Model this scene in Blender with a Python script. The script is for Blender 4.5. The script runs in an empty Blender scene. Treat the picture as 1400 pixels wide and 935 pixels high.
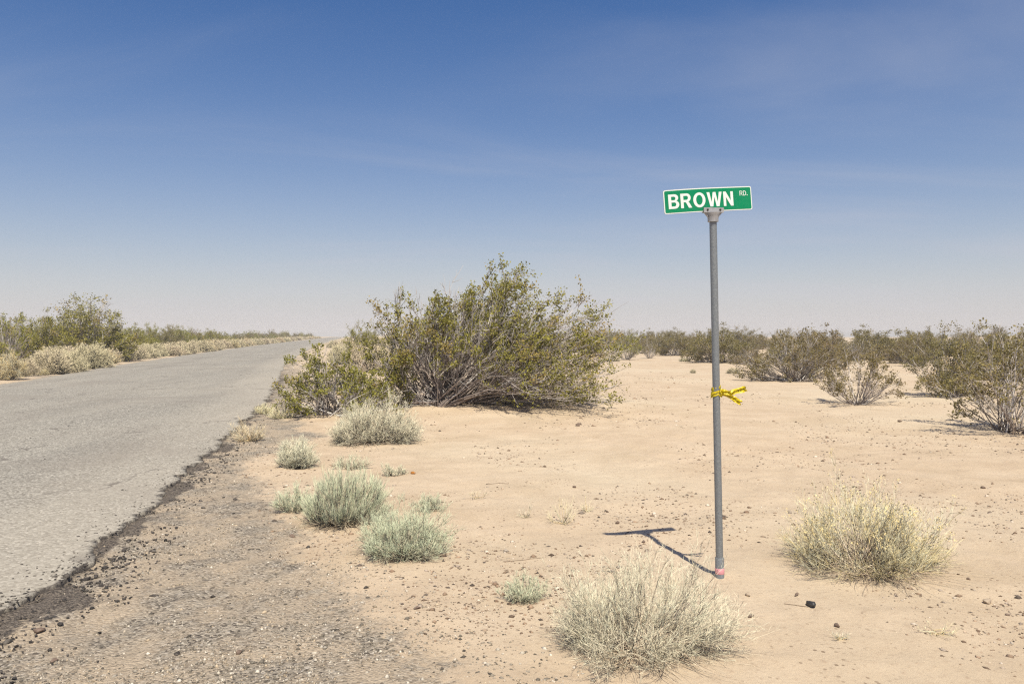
import bpy, math, random
import numpy as np
from mathutils import Vector, Matrix, Euler

# ------------------------------------------------------------------ camera, sky, sun, exposure
S = bpy.context.scene
COL = S.collection
F_PX, HOR, CAM_H = 1089.0, 457.0, 1.6          # focal length / horizon row in photo pixels, eye height

cam_d = bpy.data.cameras.new('camera')
cam_d.sensor_width = 36.0
cam_d.lens = 28.0
cam_d.clip_start = 0.05
cam_d.clip_end = 20000
cam = bpy.data.objects.new('camera', cam_d)
COL.objects.link(cam)
cam.location = (0, 0, CAM_H)
cam.rotation_euler = (math.radians(90) - math.atan((467.5 - HOR) / F_PX), 0, 0)
S.camera = cam

SUN_VEC = Vector((0.23, -1.25, 2.40)).normalized()      # ground -> sun
SUN_EL = math.asin(SUN_VEC.z)
SUN_AZ = math.atan2(SUN_VEC.x, SUN_VEC.y)               # clockwise from +Y

W = bpy.data.worlds.new('World')
S.world = W
W.use_nodes = True
wn, wl = W.node_tree.nodes, W.node_tree.links
wn.clear()
w_out = wn.new('ShaderNodeOutputWorld')
w_bg = wn.new('ShaderNodeBackground')
w_bg.inputs['Strength'].default_value = 0.08
w_sky = wn.new('ShaderNodeTexSky')
w_sky.sky_type = 'NISHITA'
w_sky.sun_disc = False
w_sky.sun_elevation = SUN_EL
w_sky.sun_rotation = SUN_AZ
w_sky.altitude = 700
w_sky.air_density = 1.0
w_sky.dust_density = 2.4
w_sky.ozone_density = 1.6
w_tc = wn.new('ShaderNodeTexCoord')
w_sep = wn.new('ShaderNodeSeparateXYZ')
wl.new(w_tc.outputs['Generated'], w_sep.inputs[0])


def wmath(op, a, b=None, clamp=False):
    n = wn.new('ShaderNodeMath')
    n.operation = op
    n.use_clamp = clamp
    for i, v in enumerate((a, b)):
        if v is None:
            continue
        if isinstance(v, (int, float)):
            n.inputs[i].default_value = v
        else:
            wl.new(v, n.inputs[i])
    return n.outputs[0]


def wmix(f, a, b):
    n = wn.new('ShaderNodeMix')
    n.data_type = 'RGBA'
    for s, v in ((0, f), (6, a), (7, b)):
        if isinstance(v, (int, float)):
            n.inputs[s].default_value = v
        elif isinstance(v, tuple):
            n.inputs[s].default_value = (*v, 1)
        else:
            wl.new(v, n.inputs[s])
    return n.outputs[2]


# blown dust lies low over the desert all round the horizon and thins out with height
w_z = wmath('MAXIMUM', w_sep.outputs['Z'], 0.0)
w_dust = wmath('POWER', 2.718, wmath('MULTIPLY', w_z, -12.0))
w_dust = wmath('MULTIPLY', w_dust, 0.97)
# thin high veil of cirrus, drawn on a plane above the place
w_zz = wmath('ADD', w_z, 0.10)
w_cmb = wn.new('ShaderNodeCombineXYZ')
wl.new(wmath('DIVIDE', w_sep.outputs['X'], w_zz), w_cmb.inputs[0])
wl.new(wmath('DIVIDE', w_sep.outputs['Y'], w_zz), w_cmb.inputs[1])
w_map = wn.new('ShaderNodeMapping')
w_map.inputs['Rotation'].default_value = (0, 0, math.radians(-24))
w_map.inputs['Scale'].default_value = (0.42, 0.9, 1)
w_map.inputs['Location'].default_value = (1.2, 4.4, 0)
wl.new(w_cmb.outputs[0], w_map.inputs[0])
w_n = wn.new('ShaderNodeTexNoise')
w_n.inputs['Scale'].default_value = 0.8
w_n.inputs['Detail'].default_value = 7
w_n.inputs['Roughness'].default_value = 0.52
w_n.inputs['Distortion'].default_value = 0.6
wl.new(w_map.outputs[0], w_n.inputs['Vector'])
w_cir = wn.new('ShaderNodeMapRange')
w_cir.interpolation_type = 'SMOOTHSTEP'
w_cir.inputs['From Min'].default_value = 0.45
w_cir.inputs['From Max'].default_value = 0.78
w_cir.inputs['To Max'].default_value = 0.5
wl.new(w_n.outputs['Fac'], w_cir.inputs['Value'])
w_hsv = wn.new('ShaderNodeHueSaturation')
w_hsv.inputs['Saturation'].default_value = 1.52
w_hsv.inputs['Hue'].default_value = 0.509
w_hsv.inputs['Value'].default_value = 1.1
wl.new(w_sky.outputs[0], w_hsv.inputs['Color'])
c1 = wmix(w_cir.outputs[0], w_hsv.outputs[0], (5.0, 5.3, 6.4))
w_pale = wmath('MULTIPLY', wmath('POWER', 2.718, wmath('MULTIPLY', w_z, -4.6)), 0.55)
c1 = wmix(w_pale, c1, (6.1, 6.8, 8.4))
c2 = wmix(w_dust, c1, (8.1, 7.55, 7.35))
wl.new(c2, w_bg.inputs['Color'])
wl.new(w_bg.outputs[0], w_out.inputs[0])

sun_d = bpy.data.lights.new('sun', 'SUN')
sun_d.energy = 4.9
sun_d.angle = math.radians(0.53)
sun_d.color = (1.0, 0.945, 0.815)
sun = bpy.data.objects.new('sun', sun_d)
COL.objects.link(sun)
sun.location = SUN_VEC * 50
sun.rotation_euler = (-SUN_VEC).to_track_quat('-Z', 'Y').to_euler()

S.view_settings.view_transform = 'Standard'
S.view_settings.look = 'None'
S.view_settings.exposure = 0.16
S.view_settings.gamma = 1.0
S.view_settings.use_curve_mapping = False
S.render.engine = 'CYCLES'
S.cycles.max_bounces = 8
S.cycles.diffuse_bounces = 6
S.cycles.volume_bounces = 0
S.cycles.use_denoising = False
S.cycles.pixel_filter_type = 'BLACKMAN_HARRIS'
S.cycles.filter_width = 1.25
S.cycles.transparent_max_bounces = 8


# ------------------------------------------------------------------ noise and height field
def _hash(ix, iy, seed):
    with np.errstate(over='ignore'):
        h = (ix.astype(np.int64) * 374761393 + iy.astype(np.int64) * 668265263 + seed * 1442695041) & 0xffffffff
        h = ((h ^ (h >> 13)) * 1274126177) & 0xffffffff
        h = (h ^ (h >> 16)) & 0xffffff
    return h / float(0xffffff)


def vnoise(x, y, seed=0):
    x = np.asarray(x, float)
    y = np.asarray(y, float)
    ix, iy = np.floor(x), np.floor(y)
    fx, fy = x - ix, y - iy
    fx = fx * fx * (3 - 2 * fx)
    fy = fy * fy * (3 - 2 * fy)
    a = _hash(ix, iy, seed)
    b = _hash(ix + 1, iy, seed)
    c = _hash(ix, iy + 1, seed)
    d = _hash(ix + 1, iy + 1, seed)
    return (a * (1 - fx) + b * fx) * (1 - fy) + (c * (1 - fx) + d * fx) * fy - 0.5


def fbm(x, y, seed=0, octv=4):
    s = 0
    a = 1.0
    for o in range(octv):
        s = s + a * vnoise(x * 2 ** o + 17.3 * o, y * 2 ** o - 9.1 * o, seed + o)
        a *= 0.5
    return s


def sstep(a, b, x):
    t = np.clip((x - a) / (b - a), 0, 1)
    return t * t * (3 - 2 * t)


EDGE_Y = np.array([-400, -30, 0, 3.6, 4.63, 5.1, 5.6, 6.94, 8.42, 9.32, 11.93, 12.9, 15.7, 19.1, 29, 40.5, 70, 116, 348, 1000, 2600.])
EDGE_X = np.array([60, 3.0, -2.3, -2.86, -2.98, -2.92, -2.95, -3.33, -3.63, -3.85, -4.36, -4.56, -5.15, -5.95, -8.5, -11.6, -18.4, -28.4, -74, -196, -500.])
ROAD_W = 8.6
_yy = np.concatenate([np.linspace(-400, -30, 60)[:-1], np.linspace(-30, 60, 901)[:-1], np.geomspace(60, 2600, 400)])
_xx = np.interp(_yy, EDGE_Y, EDGE_X)
_k = np.hanning(23)
_xs = np.convolve(np.pad(_xx, 11, mode='edge'), _k / _k.sum(), mode='valid')
_xs[-30:] = _xx[-30:]


def road_right(y):
    return np.interp(y, _yy, _xs)


OUT_Y = np.array([-30, 3.0, 3.64, 4.2, 4.67, 5.28, 5.75, 6.34, 8.1, 8.4, 9.4, 10.5, 12, 13, 15, 20, 60.])
OUT_D = np.array([2.3, 2.45, 2.6, 2.45, 2.15, 1.9, 1.6, 1.5, 1.2, 1.1, .62, .7, 1.2, 1.35, .9, .7, .6])   # shoulder width


def ground_z(x, y):
    x = np.asarray(x, float)
    y = np.asarray(y, float)
    r = np.hypot(x, y)
    z = 0.05 * fbm(x / 3.1, y / 3.1, 3, 3) + 0.16 * fbm(x / 14, y / 14, 11, 3) * sstep(4, 16, r)
    z = z + 0.5 * fbm(x / 70, y / 70, 21, 2) * sstep(40, 140, r)
    z = z + 0.27 * np.exp(-(((x + 0.4) / 4.0) ** 2 + ((y - 17.3) / 2.7) ** 2))      # mound held by the big bush
    z = z + 1.5 * np.exp(-(((x - 84) / 24) ** 2 + ((y - 120) / 22) ** 2))           # low dune far right
    d = x - road_right(y)
    near = sstep(1.8, 0.3, d) * sstep(-ROAD_W - 1.6, -ROAD_W - 0.2, d)
    z = z * (1 - near) + near * (-0.035)
    f = np.clip((y - 370) / 500, 0, 3)
    z = z - 2.2 * f * f
    return z


def micro_z(x, y):
    d = x - road_right(y)
    off = sstep(-0.2, 0.5, d)
    m = 0.030 * fbm(x / 0.55, y / 0.55, 31, 3) + 0.012 * fbm(x / 0.13, y / 0.13, 41, 2)
    # scuffed footprints and old wheel ruts in the sand
    u = x + 0.35 * y + 0.5 * vnoise(x / 3, y / 3, 5)
    m = m - 0.03 * np.exp(-((u - 5.6) / 0.13) ** 2) - 0.03 * np.exp(-((u - 7.1) / 0.13) ** 2) + 0.014 * np.exp(-((u - 5.3) / 0.1) ** 2) + 0.014 * np.exp(-((u - 7.4) / 0.1) ** 2)
    m = m + .018 * np.exp(-((x - 1.37) ** 2 + (y - 5.26) ** 2) / .075 ** 2)      # soil heaped at the post
    return m * off * sstep(40, 12, np.hypot(x, y))


def full_z(x, y):
    return ground_z(x, y) + micro_z(x, y)


def gpx(px, py):
    """a spot on the ground, measured from the photograph"""
    z = 0.0
    for _ in range(8):
        h = CAM_H - z
        Y = F_PX * h / max(py - HOR, 1.0)
        X = (px - 700) / F_PX * Y
        z = float(full_z(np.array([X]), np.array([Y]))[0])
    return X, Y, z


def gz(x, y):
    return float(full_z(np.array([x]), np.array([y]))[0])


# ------------------------------------------------------------------ mesh and object helpers
def mesh_np(name, verts, quads=None, tris=None, tint=None, mats=(), matidx=None, smooth=False):
    verts = np.asarray(verts, np.float32).reshape(-1, 3)
    me = bpy.data.meshes.new(name)
    nq = 0 if quads is None else len(quads)
    nt = 0 if tris is None else len(tris)
    loops = []
    if nq:
        loops.append(np.asarray(quads, np.int32).ravel())
    if nt:
        loops.append(np.asarray(tris, np.int32).ravel())
    loops = np.concatenate(loops)
    me.vertices.add(len(verts))
    me.vertices.foreach_set('co', verts.ravel())
    me.loops.add(len(loops))
    me.loops.foreach_set('vertex_index', loops)
    starts = np.concatenate([np.arange(nq) * 4, nq * 4 + np.arange(nt) * 3]).astype(np.int32)
    me.polygons.add(nq + nt)
    me.polygons.foreach_set('loop_start', starts)
    me.polygons.foreach_set('loop_total', np.concatenate([np.full(nq, 4), np.full(nt, 3)]).astype(np.int32))
    if smooth:
        me.polygons.foreach_set('use_smooth', np.ones(nq + nt, bool))
    for m in mats:
        me.materials.append(m)
    if matidx is not None:
        me.polygons.foreach_set('material_index', np.asarray(matidx, np.int32))
    if tint is not None:
        a = me.attributes.new('tint', 'FLOAT_COLOR', 'POINT')
        t = np.ones((len(verts), 4), np.float32)
        t[:, :tint.shape[1]] = tint
        a.data.foreach_set('color', t.ravel())
    me.update(calc_edges=True)
    me.validate()
    return me


def add(name, me, parent=None, loc=None, rot=None, scale=None):
    o = bpy.data.objects.new(name, me)
    COL.objects.link(o)
    if parent is not None:
        o.parent = parent
    if loc is not None:
        o.location = loc
    if rot is not None:
        o.rotation_euler = rot
    if scale is not None:
        o.scale = (scale,) * 3 if isinstance(scale, (int, float)) else scale
    return o


def tag(o, label=None, cat=None, group=None, kind=None):
    if label:
        o['label'] = label
    if cat:
        o['category'] = cat
    if group:
        o['group'] = group
    if kind:
        o['kind'] = kind
    return o


class Geo:
    """collects strands, leaves and pebbles into one mesh"""

    def __init__(s):
        s.v, s.q, s.t, s.c, s.n = [], [], [], [], 0

    def tubes(s, P, R, tint, sides=3):
        N, K, _ = P.shape
        T = np.gradient(P, axis=1)
        T /= np.linalg.norm(T, axis=2, keepdims=True) + 1e-9
        ref = np.where(np.abs(T[..., 2:3]) > 0.8, np.array([1., 0, 0]), np.array([0, 0, 1.]))
        U = np.cross(T, ref)
        U /= np.linalg.norm(U, axis=2, keepdims=True) + 1e-9
        V = np.cross(T, U)
        a = np.arange(sides) * 2 * math.pi / sides
        ring = P[:, :, None, :] + R[:, :, None, None] * (np.cos(a)[None, None, :, None] * U[:, :, None, :] + np.sin(a)[None, None, :, None] * V[:, :, None, :])
        idx = (np.arange(N)[:, None, None] * K + np.arange(K - 1)[None, :, None]) * sides + np.arange(sides)[None, None, :]
        nxt = (np.arange(N)[:, None, None] * K + np.arange(K - 1)[None, :, None]) * sides + (np.arange(sides) + 1)[None, None, :] % sides
        q = np.stack([idx, nxt, nxt + sides, idx + sides], -1).reshape(-1, 4) + s.n
        s.v.append(ring.reshape(-1, 3))
        s.q.append(q)
        c = np.repeat(tint, sides, axis=1) if tint.ndim == 3 else None
        s.c.append(c.reshape(-1, tint.shape[-1]))
        s.n += N * K * sides

    def leaves(s, C, D, size, wid, tint, rng):
        N = len(C)
        D = D / (np.linalg.norm(D, axis=1, keepdims=True) + 1e-9)
        r = rng.normal(size=(N, 3))
        Wd = np.cross(D, r)
        Wd /= np.linalg.norm(Wd, axis=1, keepdims=True) + 1e-9
        L = size[:, None]
        wid = wid[:, None] if isinstance(wid, np.ndarray) else wid
        v = np.stack([C, C + D * L * .55 + Wd * L * wid, C + D * L, C + D * L * .55 - Wd * L * wid], 1)
        s.v.append(v.reshape(-1, 3))
        s.q.append(np.arange(N * 4).reshape(N, 4) + s.n)
        s.c.append(np.repeat(tint, 4, axis=0))
        s.n += N * 4

    def mesh(s, name, mats, smooth=False):
        return mesh_np(name, np.concatenate(s.v), np.concatenate(s.q) if s.q else None, np.concatenate(s.t) if s.t else None,
                       np.concatenate(s.c).astype(np.float32), mats, smooth=smooth)


def merge(name, geos, mats):
    """several Geo into one mesh, one material slot each"""
    v, q, c, mi, n = [], [], [], [], 0
    for k, g in enumerate(geos):
        vv = np.concatenate(g.v)
        qq = np.concatenate(g.q)
        v.append(vv)
        q.append(qq + n)
        c.append(np.concatenate(g.c))
        mi.append(np.full(len(qq), k))
        n += len(vv)
    return mesh_np(name, np.concatenate(v), np.concatenate(q), None, np.concatenate(c).astype(np.float32), mats, np.concatenate(mi))


# ------------------------------------------------------------------ materials
def new_mat(name):
    m = bpy.data.materials.new(name)
    m.use_nodes = True
    m.node_tree.nodes.clear()
    return m


class NT:
    def __init__(s, m):
        s.n, s.l = m.node_tree.nodes, m.node_tree.links
        s.out = s.n.new('ShaderNodeOutputMaterial')

    def node(s, t, **kw):
        n = s.n.new(t)
        for k, v in kw.items():
            setattr(n, k, v)
        return n

    def set(s, sock, v):
        if isinstance(v, (int, float)):
            sock.default_value = v
        elif isinstance(v, tuple):
            sock.default_value = v if len(sock.default_value) == len(v) else (*v, 1)
        else:
            s.l.new(v, sock)

    def math(s, op, a, b=0.0, clamp=False):
        n = s.node('ShaderNodeMath', operation=op, use_clamp=clamp)
        s.set(n.inputs[0], a)
        s.set(n.inputs[1], b)
        return n.outputs[0]

    def mix(s, f, a, b, blend='MIX'):
        n = s.node('ShaderNodeMix', data_type='RGBA', blend_type=blend)
        s.set(n.inputs[0], f)
        s.set(n.inputs[6], a)
        s.set(n.inputs[7], b)
        return n.outputs[2]

    def noise(s, vec, scale, detail=3, rough=.55, dist=0.0):
        n = s.node('ShaderNodeTexNoise')
        s.set(n.inputs['Vector'], vec)
        n.inputs['Scale'].default_value = scale
        n.inputs['Detail'].default_value = detail
        n.inputs['Roughness'].default_value = rough
        n.inputs['Distortion'].default_value = dist
        return n.outputs['Fac']

    def voro(s, vec, scale, feature='F1', rand=1.0):
        n = s.node('ShaderNodeTexVoronoi', feature=feature)
        s.set(n.inputs['Vector'], vec)
        n.inputs['Scale'].default_value = scale
        n.inputs['Randomness'].default_value = rand
        return n

    def ramp(s, v, a, b, lo=0.0, hi=1.0, smooth=True):
        n = s.node('ShaderNodeMapRange', interpolation_type='SMOOTHSTEP' if smooth else 'LINEAR')
        s.set(n.inputs['Value'], v)
        n.inputs['From Min'].default_value = a
        n.inputs['From Max'].default_value = b
        n.inputs['To Min'].default_value = lo
        n.inputs['To Max'].default_value = hi
        return n.outputs[0]

    def attr(s, name='tint'):
        n = s.node('ShaderNodeAttribute', attribute_name=name)
        sp = s.node('ShaderNodeSeparateColor')
        s.l.new(n.outputs['Color'], sp.inputs[0])
        return sp.outputs

    def pos(s):
        return s.node('ShaderNodeNewGeometry').outputs['Position']

    def bump(s, h, strength, dist):
        n = s.node('ShaderNodeBump')
        n.inputs['Strength'].default_value = strength
        n.inputs['Distance'].default_value = dist
        s.l.new(h, n.inputs['Height'])
        return n.outputs[0]

    def principled(s, col, rough=.8, normal=None, metal=0.0, spec=.3):
        n = s.node('ShaderNodeBsdfPrincipled')
        s.set(n.inputs['Base Color'], col)
        s.set(n.inputs['Roughness'], rough)
        s.set(n.inputs['Metallic'], metal)
        n.inputs['Specular IOR Level'].default_value = spec
        if normal is not None:
            s.l.new(normal, n.inputs['Normal'])
        s.l.new(n.outputs[0], s.out.inputs[0])
        return n


def mat_ground():
    """pale sand; attribute r = how much road gravel is mixed in, g = how much dark crumbled asphalt"""
    m = new_mat('desert_sand')
    t = NT(m)
    p = t.pos()
    at = t.attr()
    big = t.noise(p, 0.16, 4, .6)
    mid = t.noise(p, 1.3, 5, .6, .3)
    fine = t.noise(p, 26, 4, .7)
    grain = t.noise(p, 190, 3, .8)
    sand = t.mix(t.ramp(mid, .3, .72), (.58, .455, .318), (.50, .38, .257))
    sand = t.mix(t.ramp(big, .42, .68, 0, .6), sand, (.60, .505, .362))
    sand = t.mix(t.ramp(t.noise(p, .55, 5, .65, .6), .48, .70, 0, .55), sand, (.44, .335, .218))
    sand = t.mix(t.ramp(fine, .50, .76, 0, .55), sand, (.36, .25, .165))
    sand = t.mix(t.ramp(grain, .52, .76, 0, .55), sand, (.25, .18, .125))
    sand = t.mix(t.ramp(grain, .44, .2, 0, .5), sand, (.74, .62, .48))
    # small dark bits strewn in drifts
    v = t.voro(p, 30)
    vsel = t.node('ShaderNodeSeparateColor')
    t.l.new(v.outputs['Color'], vsel.inputs[0])
    drift = t.ramp(t.noise(p, .9, 3, .7), .46, .66)
    spot = t.math('MULTIPLY', t.ramp(v.outputs['Distance'], .36, .24), t.ramp(vsel.outputs[0], .72, .76))
    sand = t.mix(t.math('MULTIPLY', spot, t.math('MULTIPLY', drift, .8)), sand, (.15, .095, .06))
    # gravel washed off the road
    gv = t.voro(p, 62)
    gsel = t.node('ShaderNodeSeparateColor')
    t.l.new(gv.outputs['Color'], gsel.inputs[0])
    gcol = t.mix(gsel.outputs[0], (.17, .145, .114), (.455, .39, .305))
    gcol = t.mix(t.ramp(gsel.outputs[1], .93, .97, 0, .6), gcol, (.55, .49, .42))
    gcol = t.mix(t.ramp(gsel.outputs[2], .80, .88, 0, .85), gcol, (.055, .045, .04))
    dusty = t.noise(p, 2.2, 4, .65)
    gcol = t.mix(t.ramp(dusty, .36, .62, .06, .72), gcol, (.49, .385, .27))
    gm = t.math('ADD', at[0], t.math('MULTIPLY', t.math('SUBTRACT', t.noise(p, 7, 5, .75), .5), 1.5))
    gm = t.ramp(gm, .30, .75)
    col = t.mix(gm, sand, gcol)
    # crumbled tar
    tm = t.math('ADD', at[1], t.math('MULTIPLY', t.math('SUBTRACT', t.noise(p, 11, 5, .8), .5), 1.7))
    tm = t.ramp(tm, .42, .72)
    tar = t.mix(t.ramp(t.noise(p, 55, 4, .85), .36, .68), (.055, .046, .04), (.26, .215, .17))
    col = t.mix(tm, col, tar)
    h = t.math('ADD', t.math('MULTIPLY', fine, .55), t.math('MULTIPLY', grain, .3))
    h = t.math('ADD', h, t.math('MULTIPLY', t.math('MULTIPLY', t.math('SUBTRACT', .5, gv.outputs['Distance']), gm), .9))
    t.principled(col, .95, t.bump(h, .85, .018), spec=.12)
    return m


def mat_asphalt():
    m = new_mat('worn_asphalt')
    t = NT(m)
    p = t.pos()
    at = t.attr()           # r: across the road 0..1, g: dust
    v = t.voro(p, 52)
    sel = t.node('ShaderNodeSeparateColor')
    t.l.new(v.outputs['Color'], sel.inputs[0])
    base = t.mix(sel.outputs[0], (.175, .16, .132), (.41, .378, .318))
    base = t.mix(t.ramp(sel.outputs[1], .86, .93, 0, .75), base, (.58, .53, .45))
    base = t.mix(t.ramp(sel.outputs[2], .80, .88, 0, .8), base, (.10, .085, .07))
    v2 = t.voro(p, 24)
    sel2 = t.node('ShaderNodeSeparateColor')
    t.l.new(v2.outputs['Color'], sel2.inputs[0])
    spot = t.math('MULTIPLY', t.ramp(v2.outputs['Distance'], .34, .2), t.ramp(sel2.outputs[0], .86, .9))
    base = t.mix(t.math('MULTIPLY', spot, .7), base, (.13, .11, .09))
    # streaks along the lane, patches of sealed and dusty surface
    mp = t.node('ShaderNodeMapping')
    mp.inputs['Rotation'].default_value = (0, 0, math.radians(-13))
    mp.inputs['Scale'].default_value = (1.0, .10, 1)
    t.l.new(p, mp.inputs[0])
    st = t.noise(mp.outputs[0], 1.1, 5, .65, .4)
    base = t.mix(t.ramp(st, .40, .68, 0, .35), base, (.36, .325, .265))
    base = t.mix(t.ramp(st, .46, .28, 0, .45), base, (.22, .195, .16))
    pat = t.noise(p, .33, 4, .6, .5)
    base = t.mix(t.ramp(pat, .5, .66, 0, .45), base, (.235, .205, .17))
    base = t.mix(t.math('MULTIPLY', at[1], .45), base, (.46, .40, .315))
    # four wheel paths, darker and polished
    wv = t.math('MULTIPLY', t.math('ADD', at[0], t.math('MULTIPLY', t.math('SUBTRACT', t.noise(p, .25, 3), .5), .10)), 25.13)
    wheel = t.ramp(t.math('SINE', wv), .1, .9)
    base = t.mix(t.math('MULTIPLY', wheel, t.ramp(t.noise(mp.outputs[0], .8, 4), .35, .65, .04, .22)), base, (.20, .178, .15))
    # dark seams and cracks across and along
    mpc = t.node('ShaderNodeMapping')
    mpc.inputs['Rotation'].default_value = (0, 0, math.radians(-13))
    mpc.inputs['Scale'].default_value = (.55, .16, 1)
    wob = t.node('ShaderNodeMix', data_type='RGBA')
    wob.inputs[0].default_value = .12
    nz = t.node('ShaderNodeTexNoise')
    nz.inputs['Scale'].default_value = 1.4
    nz.inputs['Detail'].default_value = 5
    t.l.new(p, nz.inputs['Vector'])
    t.l.new(p, wob.inputs[6])
    sc = t.node('ShaderNodeVectorMath', operation='SCALE')
    sc.inputs['Scale'].default_value = 8
    t.l.new(nz.outputs['Color'], sc.inputs[0])
    t.l.new(sc.outputs[0], wob.inputs[7])
    t.l.new(wob.outputs[2], mpc.inputs[0])
    cr = t.voro(mpc.outputs[0], 1.0, 'DISTANCE_TO_EDGE')
    crk = t.math('MULTIPLY', t.ramp(cr.outputs['Distance'], .012, .003), t.ramp(t.noise(p, .5, 2), .48, .6))
    base = t.mix(t.math('MULTIPLY', crk, .8), base, (.12, .10, .085))
    # ragged tar lip along the broken edge
    tm = t.math('ADD', at[2], t.math('MULTIPLY', t.math('SUBTRACT', t.noise(p, 12, 4, .75), .5), .9))
    base = t.mix(t.ramp(tm, .62, .86), base, (.075, .064, .056))
    h = t.math('ADD', t.math('MULTIPLY', t.math('SUBTRACT', .5, v.outputs['Distance']), .8), t.noise(p, 160, 2, .7))
    t.principled(base, .9, t.bump(h, .55, .006), spec=.2)
    return m


def mat_tar():
    m = new_mat('broken_tar')
    t = NT(m)
    p = t.pos()
    c = t.mix(t.ramp(t.noise(p, 60, 4, .8), .4, .7), (.045, .038, .034), (.19, .16, .13))
    t.principled(c, .9, t.bump(t.noise(p, 90, 4, .8), .8, .01), spec=.25)
    return m


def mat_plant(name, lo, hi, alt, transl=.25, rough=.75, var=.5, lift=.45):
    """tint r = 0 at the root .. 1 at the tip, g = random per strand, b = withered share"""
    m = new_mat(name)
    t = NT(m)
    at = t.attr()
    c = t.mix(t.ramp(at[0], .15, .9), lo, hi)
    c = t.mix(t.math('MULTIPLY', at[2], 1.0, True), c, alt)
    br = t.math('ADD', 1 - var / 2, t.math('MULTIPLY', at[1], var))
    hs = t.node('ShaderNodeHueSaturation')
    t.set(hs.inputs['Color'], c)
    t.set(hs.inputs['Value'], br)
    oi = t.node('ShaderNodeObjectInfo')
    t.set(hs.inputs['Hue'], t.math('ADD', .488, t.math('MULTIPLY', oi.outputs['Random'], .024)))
    d = t.node('ShaderNodeBsdfDiffuse')
    t.l.new(hs.outputs[0], d.inputs[0])
    if lift:        # fine downy twigs scatter the light like a soft tuft rather than like hard rods
        vm = t.node('ShaderNodeMix', data_type='VECTOR')
        vm.inputs[0].default_value = lift
        t.l.new(t.node('ShaderNodeNewGeometry').outputs['Normal'], vm.inputs[4])
        vm.inputs[5].default_value = (0, 0, 1)
        nn = t.node('ShaderNodeVectorMath', operation='NORMALIZE')
        t.l.new(vm.outputs[1], nn.inputs[0])
        t.l.new(nn.outputs[0], d.inputs['Normal'])
    if transl > 0:
        tr = t.node('ShaderNodeBsdfTranslucent')
        t.l.new(hs.outputs[0], tr.inputs[0])
        mx = t.node('ShaderNodeMixShader')
        mx.inputs[0].default_value = transl
        t.l.new(d.outputs[0], mx.inputs[1])
        t.l.new(tr.outputs[0], mx.inputs[2])
        t.l.new(mx.outputs[0], t.out.inputs[0])
    else:
        t.l.new(d.outputs[0], t.out.inputs[0])
    return m


def mat_stone(name, pal):
    """tint r picks from the palette, g = brightness"""
    m = new_mat(name)
    t = NT(m)
    at = t.attr()
    n = t.node('ShaderNodeValToRGB')
    n.color_ramp.interpolation = 'CONSTANT'
    els = n.color_ramp.elements
    while len(els) < len(pal):
        els.new(.5)
    for i, c in enumerate(pal):
        els[i].position = i / len(pal)
        els[i].color = (*c, 1)
    t.l.new(at[0], n.inputs[0])
    hs = t.node('ShaderNodeHueSaturation')
    t.l.new(n.outputs[0], hs.inputs['Color'])
    mott = t.ramp(t.noise(t.pos(), 90, 3, .7), .3, .7, .8, 1.2)
    t.set(hs.inputs['Value'], t.math('MULTIPLY', mott, t.math('ADD', .65, t.math('MULTIPLY', at[1], .7))))
    t.principled(hs.outputs[0], .88, t.bump(t.noise(t.pos(), 140, 3), .4, .004), spec=.25)
    return m


def mat_plain(name, col, rough=.6, metal=0., spec=.4, spots=None, scale=60, amt=.5, bump=0.0):
    m = new_mat(name)
    t = NT(m)
    tc = t.node('ShaderNodeTexCoord').outputs['Object']
    c = col
    if spots:
        c = t.mix(t.ramp(t.noise(tc, scale, 5, .7), .42, .68, 0, amt), col, spots)
    nrm = t.bump(t.noise(tc, scale * 2, 3), bump, .002) if bump else None
    r = t.ramp(t.noise(tc, scale * .6, 3), .3, .7, rough - .1, rough + .1)
    t.principled(c, r, nrm, metal, spec)
    return m


M = {}
M['ground'] = mat_ground()
M['asphalt'] = mat_asphalt()
M['tar'] = mat_tar()
M['gravel'] = mat_stone('gravel_stone', [(.11, .094, .075), (.30, .258, .20), (.42, .365, .285), (.20, .168, .125), (.40, .315, .215), (.52, .46, .37), (.14, .12, .093), (.36, .30, .228)])
M['bits'] = mat_stone('brown_bits', [(.22, .145, .095), (.14, .095, .065), (.32, .22, .145), (.40, .30, .21), (.11, .085, .068), (.55, .46, .36), (.26, .18, .12), (.34, .27, .21)])
M['crumb'] = mat_stone('asphalt_crumb', [(.045, .04, .036), (.08, .068, .06), (.14, .12, .10), (.06, .052, .046)])
M['rock_black'] = mat_plain('black_rock', (.035, .033, .032), .55, spots=(.10, .095, .09), scale=30, amt=.7, bump=.5)
M['rock_tan'] = mat_plain('tan_rock', (.42, .33, .235), .85, spots=(.22, .16, .11), scale=40, amt=.7, bump=.5)
M['rock_brown'] = mat_plain('brown_rock', (.16, .11, .08), .85, spots=(.27, .2, .15), scale=40, amt=.7, bump=.5)
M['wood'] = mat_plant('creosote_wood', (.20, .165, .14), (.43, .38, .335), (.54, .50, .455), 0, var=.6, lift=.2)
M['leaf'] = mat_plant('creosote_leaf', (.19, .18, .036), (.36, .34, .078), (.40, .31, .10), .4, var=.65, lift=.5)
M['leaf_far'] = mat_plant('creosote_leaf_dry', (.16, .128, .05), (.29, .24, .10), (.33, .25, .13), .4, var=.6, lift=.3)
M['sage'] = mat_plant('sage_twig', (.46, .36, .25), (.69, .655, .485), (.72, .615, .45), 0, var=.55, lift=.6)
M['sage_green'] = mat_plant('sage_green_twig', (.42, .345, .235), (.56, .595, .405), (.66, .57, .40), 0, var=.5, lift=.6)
M['sage_gold'] = mat_plant('seeded_twig', (.48, .385, .265), (.70, .65, .47), (.70, .53, .27), 0, var=.5, lift=.6)
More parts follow.
